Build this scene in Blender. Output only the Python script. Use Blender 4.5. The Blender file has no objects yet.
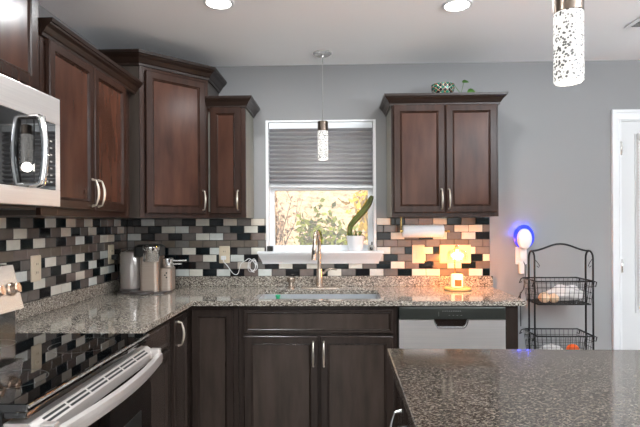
import bpy, bmesh, math, random
from mathutils import Vector, Matrix
random.seed(7)
C = bpy.context.scene.collection
S = bpy.context.scene
PI = math.pi

# ------------------------------------------------------------------ camera, world, light, exposure
F, YAW, ROLL, CY, D, H = 490.86, .03226, -.00541, 222.79, 3.38, 1.3503
cam = bpy.data.objects.new('camera', bpy.data.cameras.new('camera')); C.objects.link(cam)
_r = Vector((math.cos(YAW), math.sin(YAW), 0)); _f = Vector((-math.sin(YAW), math.cos(YAW), 0)); _z = Vector((0, 0, 1))
_r2 = _r*math.cos(ROLL) + _z*math.sin(ROLL); _u2 = _z*math.cos(ROLL) - _r*math.sin(ROLL)
m = Matrix((_r2, _u2, -_f)).transposed().to_4x4(); m.translation = Vector((0, -D, H)); cam.matrix_world = m
cam.data.sensor_width = 36; cam.data.lens = F*36/640; cam.data.shift_y = (CY-213.5)/640
cam.data.clip_start = .02; cam.data.clip_end = 200
S.camera = cam

w = bpy.data.worlds.new('sky'); S.world = w; w.use_nodes = True
wn = w.node_tree; bg = wn.nodes['Background']
sky = wn.nodes.new('ShaderNodeTexSky'); sky.sky_type = 'NISHITA'; sky.sun_disc = False
sky.sun_elevation = math.radians(42); sky.sun_rotation = math.radians(200); sky.altitude = 50
wn.links.new(sky.outputs[0], bg.inputs[0]); bg.inputs[1].default_value = .07

def light(name, kind, loc, energy, color=(1, 1, 1), size=.2, rot=(0, 0, 0), size_y=None, shape=None, spread=None):
    l = bpy.data.lights.new(name, kind); l.energy = energy; l.color = color
    if kind == 'AREA':
        l.size = size
        if size_y: l.shape = 'RECTANGLE'; l.size_y = size_y
        if shape: l.shape = shape
        if spread: l.spread = spread
    elif kind == 'SUN': l.angle = size
    else: l.shadow_soft_size = size
    o = bpy.data.objects.new(name, l); C.objects.link(o); o.location = loc; o.rotation_euler = rot
    return o
# sun on the garden: comes from behind the house, left, down towards +Y
light('sun', 'SUN', (0, 0, 8), 6.5, (1, .93, .8), math.radians(1), (math.radians(45), 0, math.radians(-28)))
# added fill lights at the unseen rear and right-side wall openings
light('rear_fill_light', 'AREA', (.6, -6.4, 1.45), 45, (.94, .97, 1), 3.6, (math.radians(90), 0, 0), 1.9)
light('side_fill_light', 'AREA', (3.55, -3.2, 1.45), 18, (.93, .96, 1), 1.7, (0, math.radians(90), 0), 1.9)
# added upward fill light behind the camera, brightens the ceiling
light('ceiling_fill_light', 'AREA', (2.3, -3.7, 1.72), 275, (.87, .94, 1), 1.5, (math.radians(180-4), 0, 0), .6)
S.view_settings.view_transform = 'Standard'; S.view_settings.look = 'None'
S.view_settings.exposure = 0.2; S.view_settings.gamma = 1; S.view_settings.use_curve_mapping = False

# ------------------------------------------------------------------ materials
def srgb(c):
    f = lambda v: (v/255/12.92) if v/255 <= .04045 else ((v/255+.055)/1.055)**2.4
    return tuple(f(v) for v in c) + (1,)
def mat(name, c, rough=.5, metal=0, coat=0, spec=.5, trans=0, emit=None, es=0, var=0, vscale=6, vstretch=(1, 1, 1), bump=0, bscale=40, ior=1.5, alpha=1):
    m = bpy.data.materials.new(name); m.use_nodes = True
    nt = m.node_tree; b = nt.nodes['Principled BSDF']; col = srgb(c)
    b.inputs['Base Color'].default_value = col; b.inputs['Roughness'].default_value = rough
    b.inputs['Metallic'].default_value = metal; b.inputs['Coat Weight'].default_value = coat
    b.inputs['Coat Roughness'].default_value = .12; b.inputs['Specular IOR Level'].default_value = spec
    b.inputs['Transmission Weight'].default_value = trans; b.inputs['IOR'].default_value = ior; b.inputs['Alpha'].default_value = alpha
    if emit: b.inputs['Emission Color'].default_value = srgb(emit); b.inputs['Emission Strength'].default_value = es
    tc = nt.nodes.new('ShaderNodeTexCoord'); mp = nt.nodes.new('ShaderNodeMapping'); mp.inputs['Scale'].default_value = vstretch
    nt.links.new(tc.outputs['Object'], mp.inputs[0])
    nz = nt.nodes.new('ShaderNodeTexNoise'); nz.inputs['Scale'].default_value = vscale; nz.inputs['Detail'].default_value = 5
    nt.links.new(mp.outputs[0], nz.inputs['Vector'])
    if var:
        mx = nt.nodes.new('ShaderNodeMixRGB'); mx.inputs[1].default_value = tuple(v*(1-var) for v in col[:3])+(1,)
        mx.inputs[2].default_value = tuple(min(1, v*(1+var)) for v in col[:3])+(1,)
        cr = nt.nodes.new('ShaderNodeMapRange'); cr.inputs[1].default_value = .3; cr.inputs[2].default_value = .7
        nt.links.new(nz.outputs[0], cr.inputs[0]); nt.links.new(cr.outputs[0], mx.inputs[0]); nt.links.new(mx.outputs[0], b.inputs['Base Color'])
    if bump:
        n2 = nt.nodes.new('ShaderNodeTexNoise'); n2.inputs['Scale'].default_value = bscale; nt.links.new(mp.outputs[0], n2.inputs['Vector'])
        bp = nt.nodes.new('ShaderNodeBump'); bp.inputs['Strength'].default_value = bump; bp.inputs['Distance'].default_value = .003
        nt.links.new(n2.outputs[0], bp.inputs['Height']); nt.links.new(bp.outputs[0], b.inputs['Normal'])
    return m
def granite(name, cols, scale=1):
    m = bpy.data.materials.new(name); m.use_nodes = True; nt = m.node_tree; b = nt.nodes['Principled BSDF']
    b.inputs['Roughness'].default_value = .08; b.inputs['Specular IOR Level'].default_value = .55
    tc = nt.nodes.new('ShaderNodeTexCoord')
    mp = nt.nodes.new('ShaderNodeMapping'); mp.inputs['Scale'].default_value = (1, 1.5, 1.5); nt.links.new(tc.outputs['Object'], mp.inputs[0])
    vo = nt.nodes.new('ShaderNodeTexVoronoi'); vo.inputs['Scale'].default_value = 190*scale; vo.inputs['Randomness'].default_value = 1
    nt.links.new(mp.outputs[0], vo.inputs['Vector'])
    sp = nt.nodes.new('ShaderNodeSeparateColor'); nt.links.new(vo.outputs['Color'], sp.inputs[0])
    nz = nt.nodes.new('ShaderNodeTexNoise'); nz.inputs['Scale'].default_value = 80*scale; nz.inputs['Detail'].default_value = 8; nz.inputs['Roughness'].default_value = .8
    nt.links.new(mp.outputs[0], nz.inputs['Vector'])
    ad = nt.nodes.new('ShaderNodeMath'); ad.operation = 'MULTIPLY_ADD'; ad.inputs[1].default_value = .75
    nt.links.new(sp.outputs[0], ad.inputs[0])
    mu = nt.nodes.new('ShaderNodeMath'); mu.operation = 'MULTIPLY_ADD'; mu.inputs[1].default_value = 1.5; mu.inputs[2].default_value = -.62
    nt.links.new(nz.outputs[0], mu.inputs[0]); nt.links.new(mu.outputs[0], ad.inputs[2])
    cr = nt.nodes.new('ShaderNodeValToRGB'); r = cr.color_ramp
    r.elements[0].position = .08; r.elements[0].color = srgb(cols[0]); r.elements[1].position = .9; r.elements[1].color = srgb(cols[-1])
    for i, c in enumerate(cols[1:-1]): e = r.elements.new(.08+.82*(i+1)/(len(cols)-1)); e.color = srgb(c)
    nt.links.new(ad.outputs[0], cr.inputs[0]); nt.links.new(cr.outputs[0], b.inputs['Base Color'])
    return m
M = {}
M['wall'] = mat('wall_paint', (137, 137, 138), .75, bump=.08, bscale=180)
M['ceiling'] = mat('ceiling_paint', (246, 246, 247), .9, bump=.1, bscale=120)
M['floor'] = mat('floor_wood', (150, 138, 124), .35, var=.25, vscale=5, vstretch=(1, 12, 1))
M['white'] = mat('white_trim', (226, 228, 230), .35)
M['vinyl'] = mat('white_vinyl', (222, 226, 230), .3)
M['door'] = mat('door_paint', (214, 215, 216), .4)
M['wood'] = mat('espresso_wood', (46, 29, 22), .26, coat=0, var=.3, vscale=4, vstretch=(9, 9, 1), spec=.22)
M['woodpanel'] = mat('espresso_panel', (64, 39, 29), .25, coat=0, var=.4, vscale=3.5, vstretch=(4, 4, .9), spec=.2)
M['crown'] = mat('dark_crown_wood', (36, 25, 20), .3, coat=0, spec=.3, var=.2, vstretch=(3, 3, 3))
M['basewood'] = mat('dark_base_wood', (43, 35, 31), .26, coat=0, spec=.3, var=.18, vscale=5, vstretch=(9, 9, 1))
M['basepanel'] = mat('dark_base_panel', (57, 48, 43), .26, coat=0, spec=.3, var=.22, vscale=4, vstretch=(5, 5, .8))
M['side'] = mat('cabinet_side', (58, 50, 44), .4, coat=.2, var=.15, vstretch=(8, 8, 1))
M['sidegrey'] = mat('cabinet_side_veneer', (112, 110, 100), .45, coat=.2, var=.12, vstretch=(8, 8, 1))
M['black'] = mat('black_gap', (18, 16, 15), .7)
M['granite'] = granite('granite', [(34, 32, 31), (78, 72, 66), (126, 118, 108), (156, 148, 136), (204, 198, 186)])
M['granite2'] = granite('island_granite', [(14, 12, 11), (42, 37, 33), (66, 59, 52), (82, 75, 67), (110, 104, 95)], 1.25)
M['steel'] = mat('stainless_steel', (222, 220, 217), .26, .8, var=.06, vscale=3, vstretch=(1, 1, 60))
M['steel_h'] = mat('brushed_steel_panel', (222, 216, 212), .32, .7, var=.05, vscale=3, vstretch=(1, 1, 60))
M['chrome'] = mat('chrome', (222, 222, 222), .1, 1)
M['nickel'] = mat('satin_nickel', (212, 204, 190), .28, .85)
M['faucet'] = mat('brushed_bronze_nickel', (196, 182, 168), .25, .9)
M['bglass'] = mat('black_glass', (9, 10, 11), .02, spec=1.0, ior=1.7)
M['bplastic'] = mat('black_plastic', (22, 24, 24), .35)
M['dw_strip'] = mat('charcoal_control_strip', (56, 58, 54), .3, metal=.5)
M['grey_mark'] = mat('pale_print', (150, 150, 146), .6)
M['tL'] = mat('tile_cream', (204, 201, 190), .18, coat=.3, var=.07, vscale=30)
M['tL2'] = mat('tile_pale_sage', (198, 202, 198), .18, coat=.3, var=.07, vscale=30)
M['tL3'] = mat('tile_blush', (200, 191, 178), .18, coat=.3, var=.07, vscale=30)
M['tT'] = mat('tile_taupe', (94, 88, 84), .2, coat=.3, var=.1, vscale=30)
M['tT2'] = mat('tile_rose_taupe', (106, 94, 88), .2, coat=.3, var=.1, vscale=30)
M['tT3'] = mat('tile_grey_taupe', (104, 101, 97), .2, coat=.3, var=.1, vscale=30)
M['tD'] = mat('tile_dark_teal_glass', (12, 22, 26), .1, spec=.3, coat=.08, var=.2, vscale=20)
M['tD2'] = mat('tile_black_glass', (17, 18, 22), .1, spec=.3, coat=.08, var=.2, vscale=20)
M['tS'] = mat('tile_stone_strip', (100, 90, 80), .22, coat=.3, var=.1, vscale=30)
M['grout'] = mat('grout', (44, 41, 38), .85)
M['ivory'] = mat('ivory_plastic', (206, 192, 168), .35)
M['wplastic'] = mat('white_plastic', (228, 229, 230), .35)
M['ceramic'] = mat('white_ceramic', (222, 224, 228), .2, coat=.5)
M['cactus'] = mat('cactus_green', (74, 82, 30), .55, var=.35, vscale=22, vstretch=(1, 1, 1))
M['leaf'] = mat('leaf_green', (60, 98, 36), .45, var=.25, vscale=20)
M['soil'] = mat('soil', (58, 42, 30), .9, var=.3, vscale=60)
M['green_plastic'] = mat('green_scrubber', (24, 150, 104), .5)
M['amber'] = mat('orange_label', (214, 108, 30), .5)
M['wax'] = mat('candle_glass_glow', (250, 232, 196), .3, emit=(255, 215, 140), es=1.0)  # emission stands in for the warmer bulb lighting the jar
M['bamboo'] = mat('light_wood_base', (206, 160, 100), .4, var=.12, vstretch=(1, 8, 8))
M['bulb'] = mat('warm_bulb', (255, 230, 180), .3, emit=(255, 196, 96), es=9)
M['paper'] = mat('paper_towel', (236, 236, 238), .85, bump=.3, bscale=150)
M['brass'] = mat('brass', (206, 176, 112), .25, 1)
M['wire'] = mat('black_wire', (20, 20, 22), .4, metal=.3)
M['bag'] = mat('frosted_plastic_bag', (224, 222, 220), .25, spec=.6, bump=1, bscale=25, alpha=.75)
M['onion'] = mat('peach_bulb', (222, 188, 156), .5, var=.1)
M['orange'] = mat('orange_peel', (226, 92, 28), .45, bump=.3, bscale=90)
M['downlight'] = mat('downlight_lens', (255, 255, 255), .5, emit=(255, 250, 242), es=12)
M['blue_halo'] = mat('blue_wall_halo', (10, 14, 60), .4, emit=(40, 60, 255), es=1.1)
M['coffee'] = mat('brushed_rose_steel', (170, 156, 144), .32, .7, var=.05, vstretch=(1, 1, 30))
M['tank'] = mat('smoked_tank', (140, 132, 126), .15, .2, coat=.8)
M['smoked_band'] = mat('dark_tank_base', (62, 56, 54), .3)
M['shade'] = mat('pleated_fabric', (166, 167, 171), .8)
def _bark(): return mat('bark', (98, 80, 66), .9, var=.3, vscale=14)
M['bark'] = _bark()
M['garden_green'] = mat('shrub_green_leaf', (122, 132, 26), .6, var=.4, vscale=5)
M['garden_yellow'] = mat('yellow_leaf', (214, 178, 40), .6, var=.3, vscale=5)
M['garden_dry'] = mat('dry_pink_leaf', (206, 176, 152), .8, var=.3, vscale=5)
M['knob_copper'] = mat('copper_knob', (205, 180, 160), .2, 1)
# shade fabric lets some daylight through
nt = M['shade'].node_tree; b = nt.nodes['Principled BSDF']; tr = nt.nodes.new('ShaderNodeBsdfTranslucent'); tr.inputs[0].default_value = srgb((160, 162, 170))
mx = nt.nodes.new('ShaderNodeMixShader'); mx.inputs[0].default_value = .22
nt.links.new(b.outputs[0], mx.inputs[1]); nt.links.new(tr.outputs[0], mx.inputs[2]); nt.links.new(mx.outputs[0], nt.nodes['Material Output'].inputs[0])
# clear pane: transparent mixed with a faint gloss
def pane_mat(name, tint=(1, 1, 1), gl=.06):
    m = bpy.data.materials.new(name); m.use_nodes = True; nt = m.node_tree; nt.nodes.remove(nt.nodes['Principled BSDF'])
    t = nt.nodes.new('ShaderNodeBsdfTransparent'); t.inputs[0].default_value = (*tint, 1); g = nt.nodes.new('ShaderNodeBsdfGlossy'); g.inputs['Roughness'].default_value = .02
    x = nt.nodes.new('ShaderNodeMixShader'); x.inputs[0].default_value = gl
    nt.links.new(t.outputs[0], x.inputs[1]); nt.links.new(g.outputs[0], x.inputs[2]); nt.links.new(x.outputs[0], nt.nodes['Material Output'].inputs[0]); return m
M['pane'] = pane_mat('window_glass'); M['clear'] = pane_mat('clear_glass', (.97, .95, .9), .18)
# bubble glass of the pendants: lit crystal with small bubbles
def bubble_mat():
    m = bpy.data.materials.new('bubble_glass'); m.use_nodes = True; nt = m.node_tree; b = nt.nodes['Principled BSDF']
    b.inputs['Roughness'].default_value = .1; b.inputs['Base Color'].default_value = (.12, .115, .11, 1)
    tc = nt.nodes.new('ShaderNodeTexCoord'); v = nt.nodes.new('ShaderNodeTexVoronoi'); v.inputs['Scale'].default_value = 135
    nt.links.new(tc.outputs['Object'], v.inputs['Vector'])
    r = nt.nodes.new('ShaderNodeMapRange'); r.inputs[1].default_value = .34; r.inputs[2].default_value = .46; r.inputs[3].default_value = .0; r.inputs[4].default_value = .95
    nt.links.new(v.outputs[0], r.inputs[0]); nt.links.new(r.outputs[0], b.inputs['Emission Strength'])
    b.inputs['Emission Color'].default_value = (1, .97, .92, 1)
    bp = nt.nodes.new('ShaderNodeBump'); bp.inputs['Strength'].default_value = .6; nt.links.new(v.outputs[0], bp.inputs['Height']); nt.links.new(bp.outputs[0], b.inputs['Normal'])
    return m
M['bubble'] = bubble_mat()
# leaf litter bank
def litter():
    m = bpy.data.materials.new('leaf_litter'); m.use_nodes = True; nt = m.node_tree; b = nt.nodes['Principled BSDF']; b.inputs['Roughness'].default_value = .9
    tc = nt.nodes.new('ShaderNodeTexCoord'); n = nt.nodes.new('ShaderNodeTexNoise'); n.inputs['Scale'].default_value = 6; n.inputs['Detail'].default_value = 10; n.inputs['Roughness'].default_value = .75
    nt.links.new(tc.outputs['Object'], n.inputs['Vector']); cr = nt.nodes.new('ShaderNodeValToRGB'); r = cr.color_ramp
    r.elements[0].position = .36; r.elements[0].color = srgb((92, 76, 50)); r.elements[1].position = .66; r.elements[1].color = srgb((222, 194, 168))
    e = r.elements.new(.48); e.color = srgb((200, 170, 138))
    nt.links.new(n.outputs[0], cr.inputs[0]); nt.links.new(cr.outputs[0], b.inputs['Base Color']); return m
M['litter'] = litter()
# patterned bowl
def bowlmat():
    m = bpy.data.materials.new('patterned_glaze'); m.use_nodes = True; nt = m.node_tree; b = nt.nodes['Principled BSDF']; b.inputs['Roughness'].default_value = .2
    tc = nt.nodes.new('ShaderNodeTexCoord'); mp = nt.nodes.new('ShaderNodeMapping'); mp.inputs['Rotation'].default_value = (0, math.radians(45), 0); nt.links.new(tc.outputs['Object'], mp.inputs[0])
    ck = nt.nodes.new('ShaderNodeTexChecker'); ck.inputs['Scale'].default_value = 52; ck.inputs[1].default_value = srgb((24, 96, 78)); ck.inputs[2].default_value = srgb((22, 24, 30)); nt.links.new(mp.outputs[0], ck.inputs['Vector'])
    wv = nt.nodes.new('ShaderNodeTexChecker'); wv.inputs['Scale'].default_value = 26; wv.inputs[1].default_value = srgb((236, 226, 206)); wv.inputs[2].default_value = srgb((214, 120, 60)); nt.links.new(mp.outputs[0], wv.inputs['Vector'])
    br = nt.nodes.new('ShaderNodeTexBrick'); br.inputs['Scale'].default_value = 26; br.inputs['Color1'].default_value = (0, 0, 0, 1); br.inputs['Color2'].default_value = (0, 0, 0, 1); br.inputs['Mortar'].default_value = (1, 1, 1, 1)
    br.inputs['Mortar Size'].default_value = .016; br.inputs['Brick Width'].default_value = .5; br.inputs['Row Height'].default_value = .5; br.offset = 0
    sw = nt.nodes.new('ShaderNodeMapping'); sw.inputs['Rotation'].default_value = (math.radians(90), 0, 0); nt.links.new(mp.outputs[0], sw.inputs[0]); nt.links.new(sw.outputs[0], br.inputs['Vector'])
    mx = nt.nodes.new('ShaderNodeMixRGB'); nt.links.new(br.outputs['Color'], mx.inputs[0]); nt.links.new(ck.outputs[0], mx.inputs[1]); nt.links.new(wv.outputs[0], mx.inputs[2]); nt.links.new(mx.outputs[0], b.inputs['Base Color']); return m
M['bowl'] = bowlmat()

# ------------------------------------------------------------------ mesh helpers
class MB:
    def __init__(s): s.v = []; s.f = []; s.mi = []; s.cur = 0; s.smooth = []
    def add(s, vs, fs, smooth=False):
        o = len(s.v); s.v += [tuple(v) for v in vs]
        for f in fs: s.f.append(tuple(i+o for i in f)); s.mi.append(s.cur); s.smooth.append(smooth)
        return s
    def box(s, x0, x1, y0, y1, z0, z1):
        if x0 > x1: x0, x1 = x1, x0
        if y0 > y1: y0, y1 = y1, y0
        if z0 > z1: z0, z1 = z1, z0
        return s.add([(x, y, z) for z in (z0, z1) for y in (y0, y1) for x in (x0, x1)],
                     [(0, 2, 3, 1), (4, 5, 7, 6), (0, 1, 5, 4), (2, 6, 7, 3), (0, 4, 6, 2), (1, 3, 7, 5)])
    def bbox(s, x0, x1, y0, y1, z0, z1, b=.003):
        # box with chamfered edges all round
        bm = bmesh.new(); bmesh.ops.create_cube(bm, size=1)
        for v in bm.verts: v.co = Vector(((x0+x1)/2+v.co.x*abs(x1-x0), (y0+y1)/2+v.co.y*abs(y1-y0), (z0+z1)/2+v.co.z*abs(z1-z0)))
        bmesh.ops.bevel(bm, geom=list(bm.edges), offset=b, segments=2, affect='EDGES', profile=.6)
        bm.verts.index_update(); s.add([v.co[:] for v in bm.verts], [[v.index for v in f.verts] for f in bm.faces]); bm.free(); return s
    def rings(s, rings, cap0=True, cap1=True, smooth=True):
        n = len(rings[0]); vs = [p for r in rings for p in r]; fs = []
        for i in range(len(rings)-1):
            for j in range(n): fs.append((i*n+j, i*n+(j+1) % n, (i+1)*n+(j+1) % n, (i+1)*n+j))
        s.add(vs, fs, smooth)
        if cap0: s.add(rings[0], [tuple(reversed(range(n)))])
        if cap1: s.add(rings[-1], [tuple(range(n))])
        return s
    def lathe(s, prof, c=(0, 0, 0), n=28, sx=1, sy=1, cap0=True, cap1=True, smooth=True):
        return s.rings([[(c[0]+r*sx*math.cos(2*PI*k/n), c[1]+r*sy*math.sin(2*PI*k/n), c[2]+z) for k in range(n)] for r, z in prof], cap0, cap1, smooth)
    def tube(s, pts, r, n=8, closed=False, rad=None):
        pts = [Vector(p) for p in pts]; R = []; up = None
        for i, p in enumerate(pts):
            if closed: t = pts[(i+1) % len(pts)]-pts[i-1]
            else: t = pts[min(i+1, len(pts)-1)]-pts[max(i-1, 0)]
            t.normalize()
            if up is None: up = Vector((0, 0, 1)) if abs(t.z) < .9 else Vector((0, 1, 0))
            a = t.cross(up); a.normalize(); bb = a.cross(t); bb.normalize(); up = bb
            rr = rad[i] if rad else r
            R.append([tuple(p+(a*math.cos(2*PI*k/n)+bb*math.sin(2*PI*k/n))*rr) for k in range(n)])
        if closed: R.append(R[0]); return s.rings(R, False, False)
        return s.rings(R)
    def ball(s, c, r, sx=1, sy=1, sz=1, n=14):
        prof = [(r*math.sin(PI*i/8), -r*math.cos(PI*i/8)*sz) for i in range(1, 8)]
        return s.lathe(prof, c, n, sx, sy)
    def prism(s, poly, z0, z1):
        n = len(poly); return s.add([(x, y, z0) for x, y in poly]+[(x, y, z1) for x, y in poly],
            [tuple(reversed(range(n))), tuple(range(n, 2*n))]+[(i, (i+1) % n, n+(i+1) % n, n+i) for i in range(n)])
    def sweep(s, path, prof):
        # path of (x,y) walked with the outside on the right hand; profile of (out, z), closed loop, mitred corners
        P = [Vector(p) for p in path]; rings = []
        nrm = []
        for i in range(len(P)-1): d = (P[i+1]-P[i]).normalized(); nrm.append(Vector((d.y, -d.x)))
        for i, p in enumerate(P):
            if i == 0: n = nrm[0]; k = 1
            elif i == len(P)-1: n = nrm[-1]; k = 1
            else: n = (nrm[i-1]+nrm[i]).normalized(); k = 1/n.dot(nrm[i])
            rings.append([(p.x+n.x*o*k, p.y+n.y*o*k, z) for o, z in prof])
        return s.rings(rings, smooth=False)
    def panel(s, x0, x1, z0, z1, yf, t=.02, fr=.052, mi_panel=None, flat=False):
        # cabinet door: front at y=yf (facing -y), thickness t; bevelled outer edge, stepped recessed panel
        steps = [(0, t), (0, .004), (.004, 0)] + ([(min(fr, .03), 0)] if flat else [(fr*.8, 0), (fr*.8+.003, .005), (fr*.8+.006, .0035), (fr*.8+.012, .009)])
        R = [[(x0+i, yf+d, z0+i), (x1-i, yf+d, z0+i), (x1-i, yf+d, z1-i), (x0+i, yf+d, z1-i)] for i, d in steps]
        s.rings(R, True, False, smooth=False)
        c = s.cur
        if mi_panel is not None: s.cur = mi_panel
        s.add(R[-1], [(0, 1, 2, 3)]); s.cur = c
        return s
    def pull(s, p, q, out, r=.005, bow=.03):
        # bow handle between p and q, standing off along vector out
        p, q, out = Vector(p), Vector(q), Vector(out); pts = [p]
        for i in range(9):
            t = i/8; pts.append(p.lerp(q, .04+.92*t)+out*(.62*bow+.38*bow*math.sin(PI*t)))
        pts.append(q); rr = [r*1.3]+[r*(.75+.6*math.sin(PI*i/8)) for i in range(9)]+[r*1.3]
        return s.tube(pts, r, 8, rad=rr)
def obj(name, mb, mats, parent=None, kind=None, label=None, cat=None, group=None):
    me = bpy.data.meshes.new(name); me.from_pydata(mb.v, [], mb.f)
    if not isinstance(mats, (list, tuple)): mats = [mats]
    for mm in mats: me.materials.append(M[mm] if isinstance(mm, str) else mm)
    me.polygons.foreach_set('material_index', [min(i, len(mats)-1) for i in mb.mi]); me.polygons.foreach_set('use_smooth', mb.smooth)
    me.update()
    bm = bmesh.new(); bm.from_mesh(me); bmesh.ops.remove_doubles(bm, verts=bm.verts, dist=1e-5) if len(bm.verts) < 60000 else None
    bmesh.ops.recalc_face_normals(bm, faces=bm.faces)
    for e in bm.edges:
        if len(e.link_faces) == 2 and e.calc_face_angle(0) > .6: e.smooth = False
    bm.to_mesh(me); bm.free()
    o = bpy.data.objects.new(name, me); C.objects.link(o)
    if parent is not None: o.parent = parent
    if kind: o['kind'] = kind
    if label: o['label'] = label
    if cat: o['category'] = cat
    if group: o['group'] = group
    return o
def thing(name, label, cat, loc=(0, 0, 0), rz=0, group=None):
    o = bpy.data.objects.new(name, None); C.objects.link(o); o.empty_display_size = .05
    o.location = loc; o.rotation_euler = (0, 0, rz); o['label'] = label; o['category'] = cat
    if group: o['group'] = group
    return o
def struct(name, mb, mats, label=None): return obj(name, mb, mats, None, 'structure', label)

# ------------------------------------------------------------------ the room
XL, XR, YB, YR, HC = -1.46, 3.6, 0.0, -6.5, 2.438
WX0, WX1, WZ0, WZ1 = -.482, .277, 1.15, 2.058           # kitchen window opening
DX0, DX1, DZ1 = 1.922, 2.78, 2.035                       # door opening in back wall
t = .14
mb = MB()
mb.box(XL-t, WX0, 0, t, 0, HC); mb.box(WX0, WX1, 0, t, 0, WZ0); mb.box(WX0, WX1, 0, t, WZ1, HC)
mb.box(WX1, DX0, 0, t, 0, HC); mb.box(DX0, DX1, 0, t, DZ1, HC); mb.box(DX1, XR+t, 0, t, 0, HC)
struct('wall_back', mb, 'wall')
mb = MB(); mb.box(XL-t, XL, YR-t, 0, 0, HC); struct('wall_left', mb, 'wall')
mb = MB(); mb.box(XR, XR+t, -2.2, 0, 0, HC); mb.box(XR, XR+t, YR-t, -4.2, 0, HC); mb.box(XR, XR+t, -4.2, -2.2, 0, .45); mb.box(XR, XR+t, -4.2, -2.2, 2.43, HC); struct('wall_right', mb, 'wall')
mb = MB(); mb.box(XL-t, -1.25, YR-t, YR, 0, HC); mb.box(2.45, XR+t, YR-t, YR, 0, HC); mb.box(-1.25, 2.45, YR-t, YR, 0, .45); struct('wall_rear', mb, 'wall')
mb = MB(); mb.box(XL-t, XR+t, YR-t, t, -.1, 0); struct('floor', mb, 'floor')
mb = MB(); mb.box(XL-t, XR+t, YR-t, t, HC, HC+.12); struct('ceiling', mb, 'ceiling')
mb = MB(); mb.bbox(1.12, 1.862, -.014, 0, 0, .1, .004); struct('baseboard_back', mb, 'white')

# kitchen window
mb = MB(); e = .018
mb.box(WX0, WX0+e, -.004, .115, WZ0, WZ1); mb.box(WX1-e, WX1, -.004, .115, WZ0, WZ1); mb.box(WX0, WX1, -.002, .115, WZ1-.012, WZ1)
win = struct('window_1', mb, 'white')
y0, y1 = .06, .115; gx0, gx1, gz0, gz1 = -.43, .226, 1.188, 1.578
mb = MB(); mb.box(WX0+e, gx0, y0, y1, WZ0, WZ1-.012); mb.box(gx1, WX1-e, y0, y1, WZ0, WZ1-.012)
mb.box(gx0, gx1, y0, y1, WZ0, gz0); mb.box(gx0, gx1, y0-.01, y1, gz1, gz1+.045); mb.box(gx0, gx1, y0, y1, WZ1-.06, WZ1-.012)
mb.box(gx0, gx1, y0+.004, y0+.012, gz0, gz0+.006)
obj('window_frame', mb, 'vinyl', win)
mb = MB(); mb.box(gx0, gx1, .088, .092, gz0, gz1); mb.box(gx0, gx1, .088, .092, gz1+.045, WZ1-.06); obj('pane', mb, 'pane', win)
mb = MB(); mb.bbox(-.537, .322, -.065, .0, 1.142, 1.156, .003); mb.box(WX0, WX1, 0, .06, 1.146, 1.156)
R = [[(a, b, z), (c, b, z), (c, d, z), (a, d, z)] for a, c, b, d, z in
     [(-.506, .292, -.018, 0, 1.07), (-.506, .292, -.020, 0, 1.078), (-.515, .300, -.03, 0, 1.1), (-.528, .313, -.05, 0, 1.128), (-.531, .316, -.056, 0, 1.142)]]
mb.rings(R, smooth=False); obj('window_sill', mb, 'white', win)

# exterior door on the right
cas = MB()
prof = [(0, 0), (.062, 0), (.062, .018), (.04, .016), (.03, .01), (.008, .01), (0, .006)]
def casing(mb, x0, x1, z1, wdt=.06):
    # flat casing with a stepped outer bead, left, right and head
    for (a, b) in ((x0-wdt, x0), (x1, x1+wdt)): mb.box(a, b, -.012, 0, 0, z1)
    mb.box(x0-wdt, x1+wdt, -.012, 0, z1, z1+wdt+.005)
    mb.box(x0-wdt, x0-wdt+.018, -.02, -.012, 0, z1+wdt+.005); mb.box(x1+wdt-.018, x1+wdt, -.02, -.012, 0, z1+wdt+.005); mb.box(x0-wdt+.018, x1+wdt-.018, -.02, -.012, z1+wdt-.013, z1+wdt+.005)
    mb.box(x0-.014, x0, -.016, -.012, 0, z1+.01); mb.box(x1, x1+.014, -.016, -.012, 0, z1+.01)
casing(cas, DX0, DX1, DZ1); struct('trim_1', cas, 'white')
mb = MB()
sx0, sx1, sz1 = DX0+.008, DX1-.008, DZ1-.008; lx0, lx1, lz0, lz1 = sx0+.115, sx1-.115, .75, 1.92
for a in ((sx0, lx0, 0.01, sz1), (lx1, sx1, .01, sz1), (lx0, lx1, .01, lz0), (lx0, lx1, lz1, sz1)): mb.box(a[0], a[1], .012, .055, a[2], a[3])
for a in ((lx0-.02, lx0, lz0-.02, lz1+.02), (lx1, lx1+.02, lz0-.02, lz1+.02), (lx0, lx1, lz0-.02, lz0), (lx0, lx1, lz1, lz1+.02)): mb.box(a[0], a[1], .002, .012, a[2], a[3])
door = struct('door_1', mb, 'door')
mb = MB(); mb.box(lx0, lx1, .03, .034, lz0, lz1); obj('pane', mb, 'pane', door)
for z in (1.84, 1.05, .25):
    mb = MB(); mb.lathe([(.006, -.045), (.006, .045)], (DX0-.001, -.018, z), 10); mb.box(DX0+.004, DX0+.022, .006, .012, z-.045, z+.045); obj('hinge', mb, 'steel', door)
mb = MB(); mb.lathe([(.012, 0), (.028, .004), (.03, .02), (.018, .04)], (0, 0, 0), 18)
mb.v = [(sx1-.06+x, -z, 1.0+y) for x, y, z in mb.v]; obj('door_handle', mb, 'nickel', door)
mb = MB(); mb.box(DX0, DX1, .1, .14, 0, DZ1); mb = MB(); mb.box(DX0, DX0+.008, 0, .14, 0, DZ1); mb.box(DX1-.008, DX1, 0, .14, 0, DZ1); mb.box(DX0, DX1, 0, .14, DZ1-.008, DZ1); struct('trim_2', mb, 'white')
mb = MB(); mb.bbox(lx0-.012, lx1+.012, -.034, .001, 1.89, 1.945, .012)
bl = obj('mini_blind', mb, 'wplastic', None, None, 'white slatted blind hung over the glass of the door', 'blind')
mb = MB()
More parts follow.
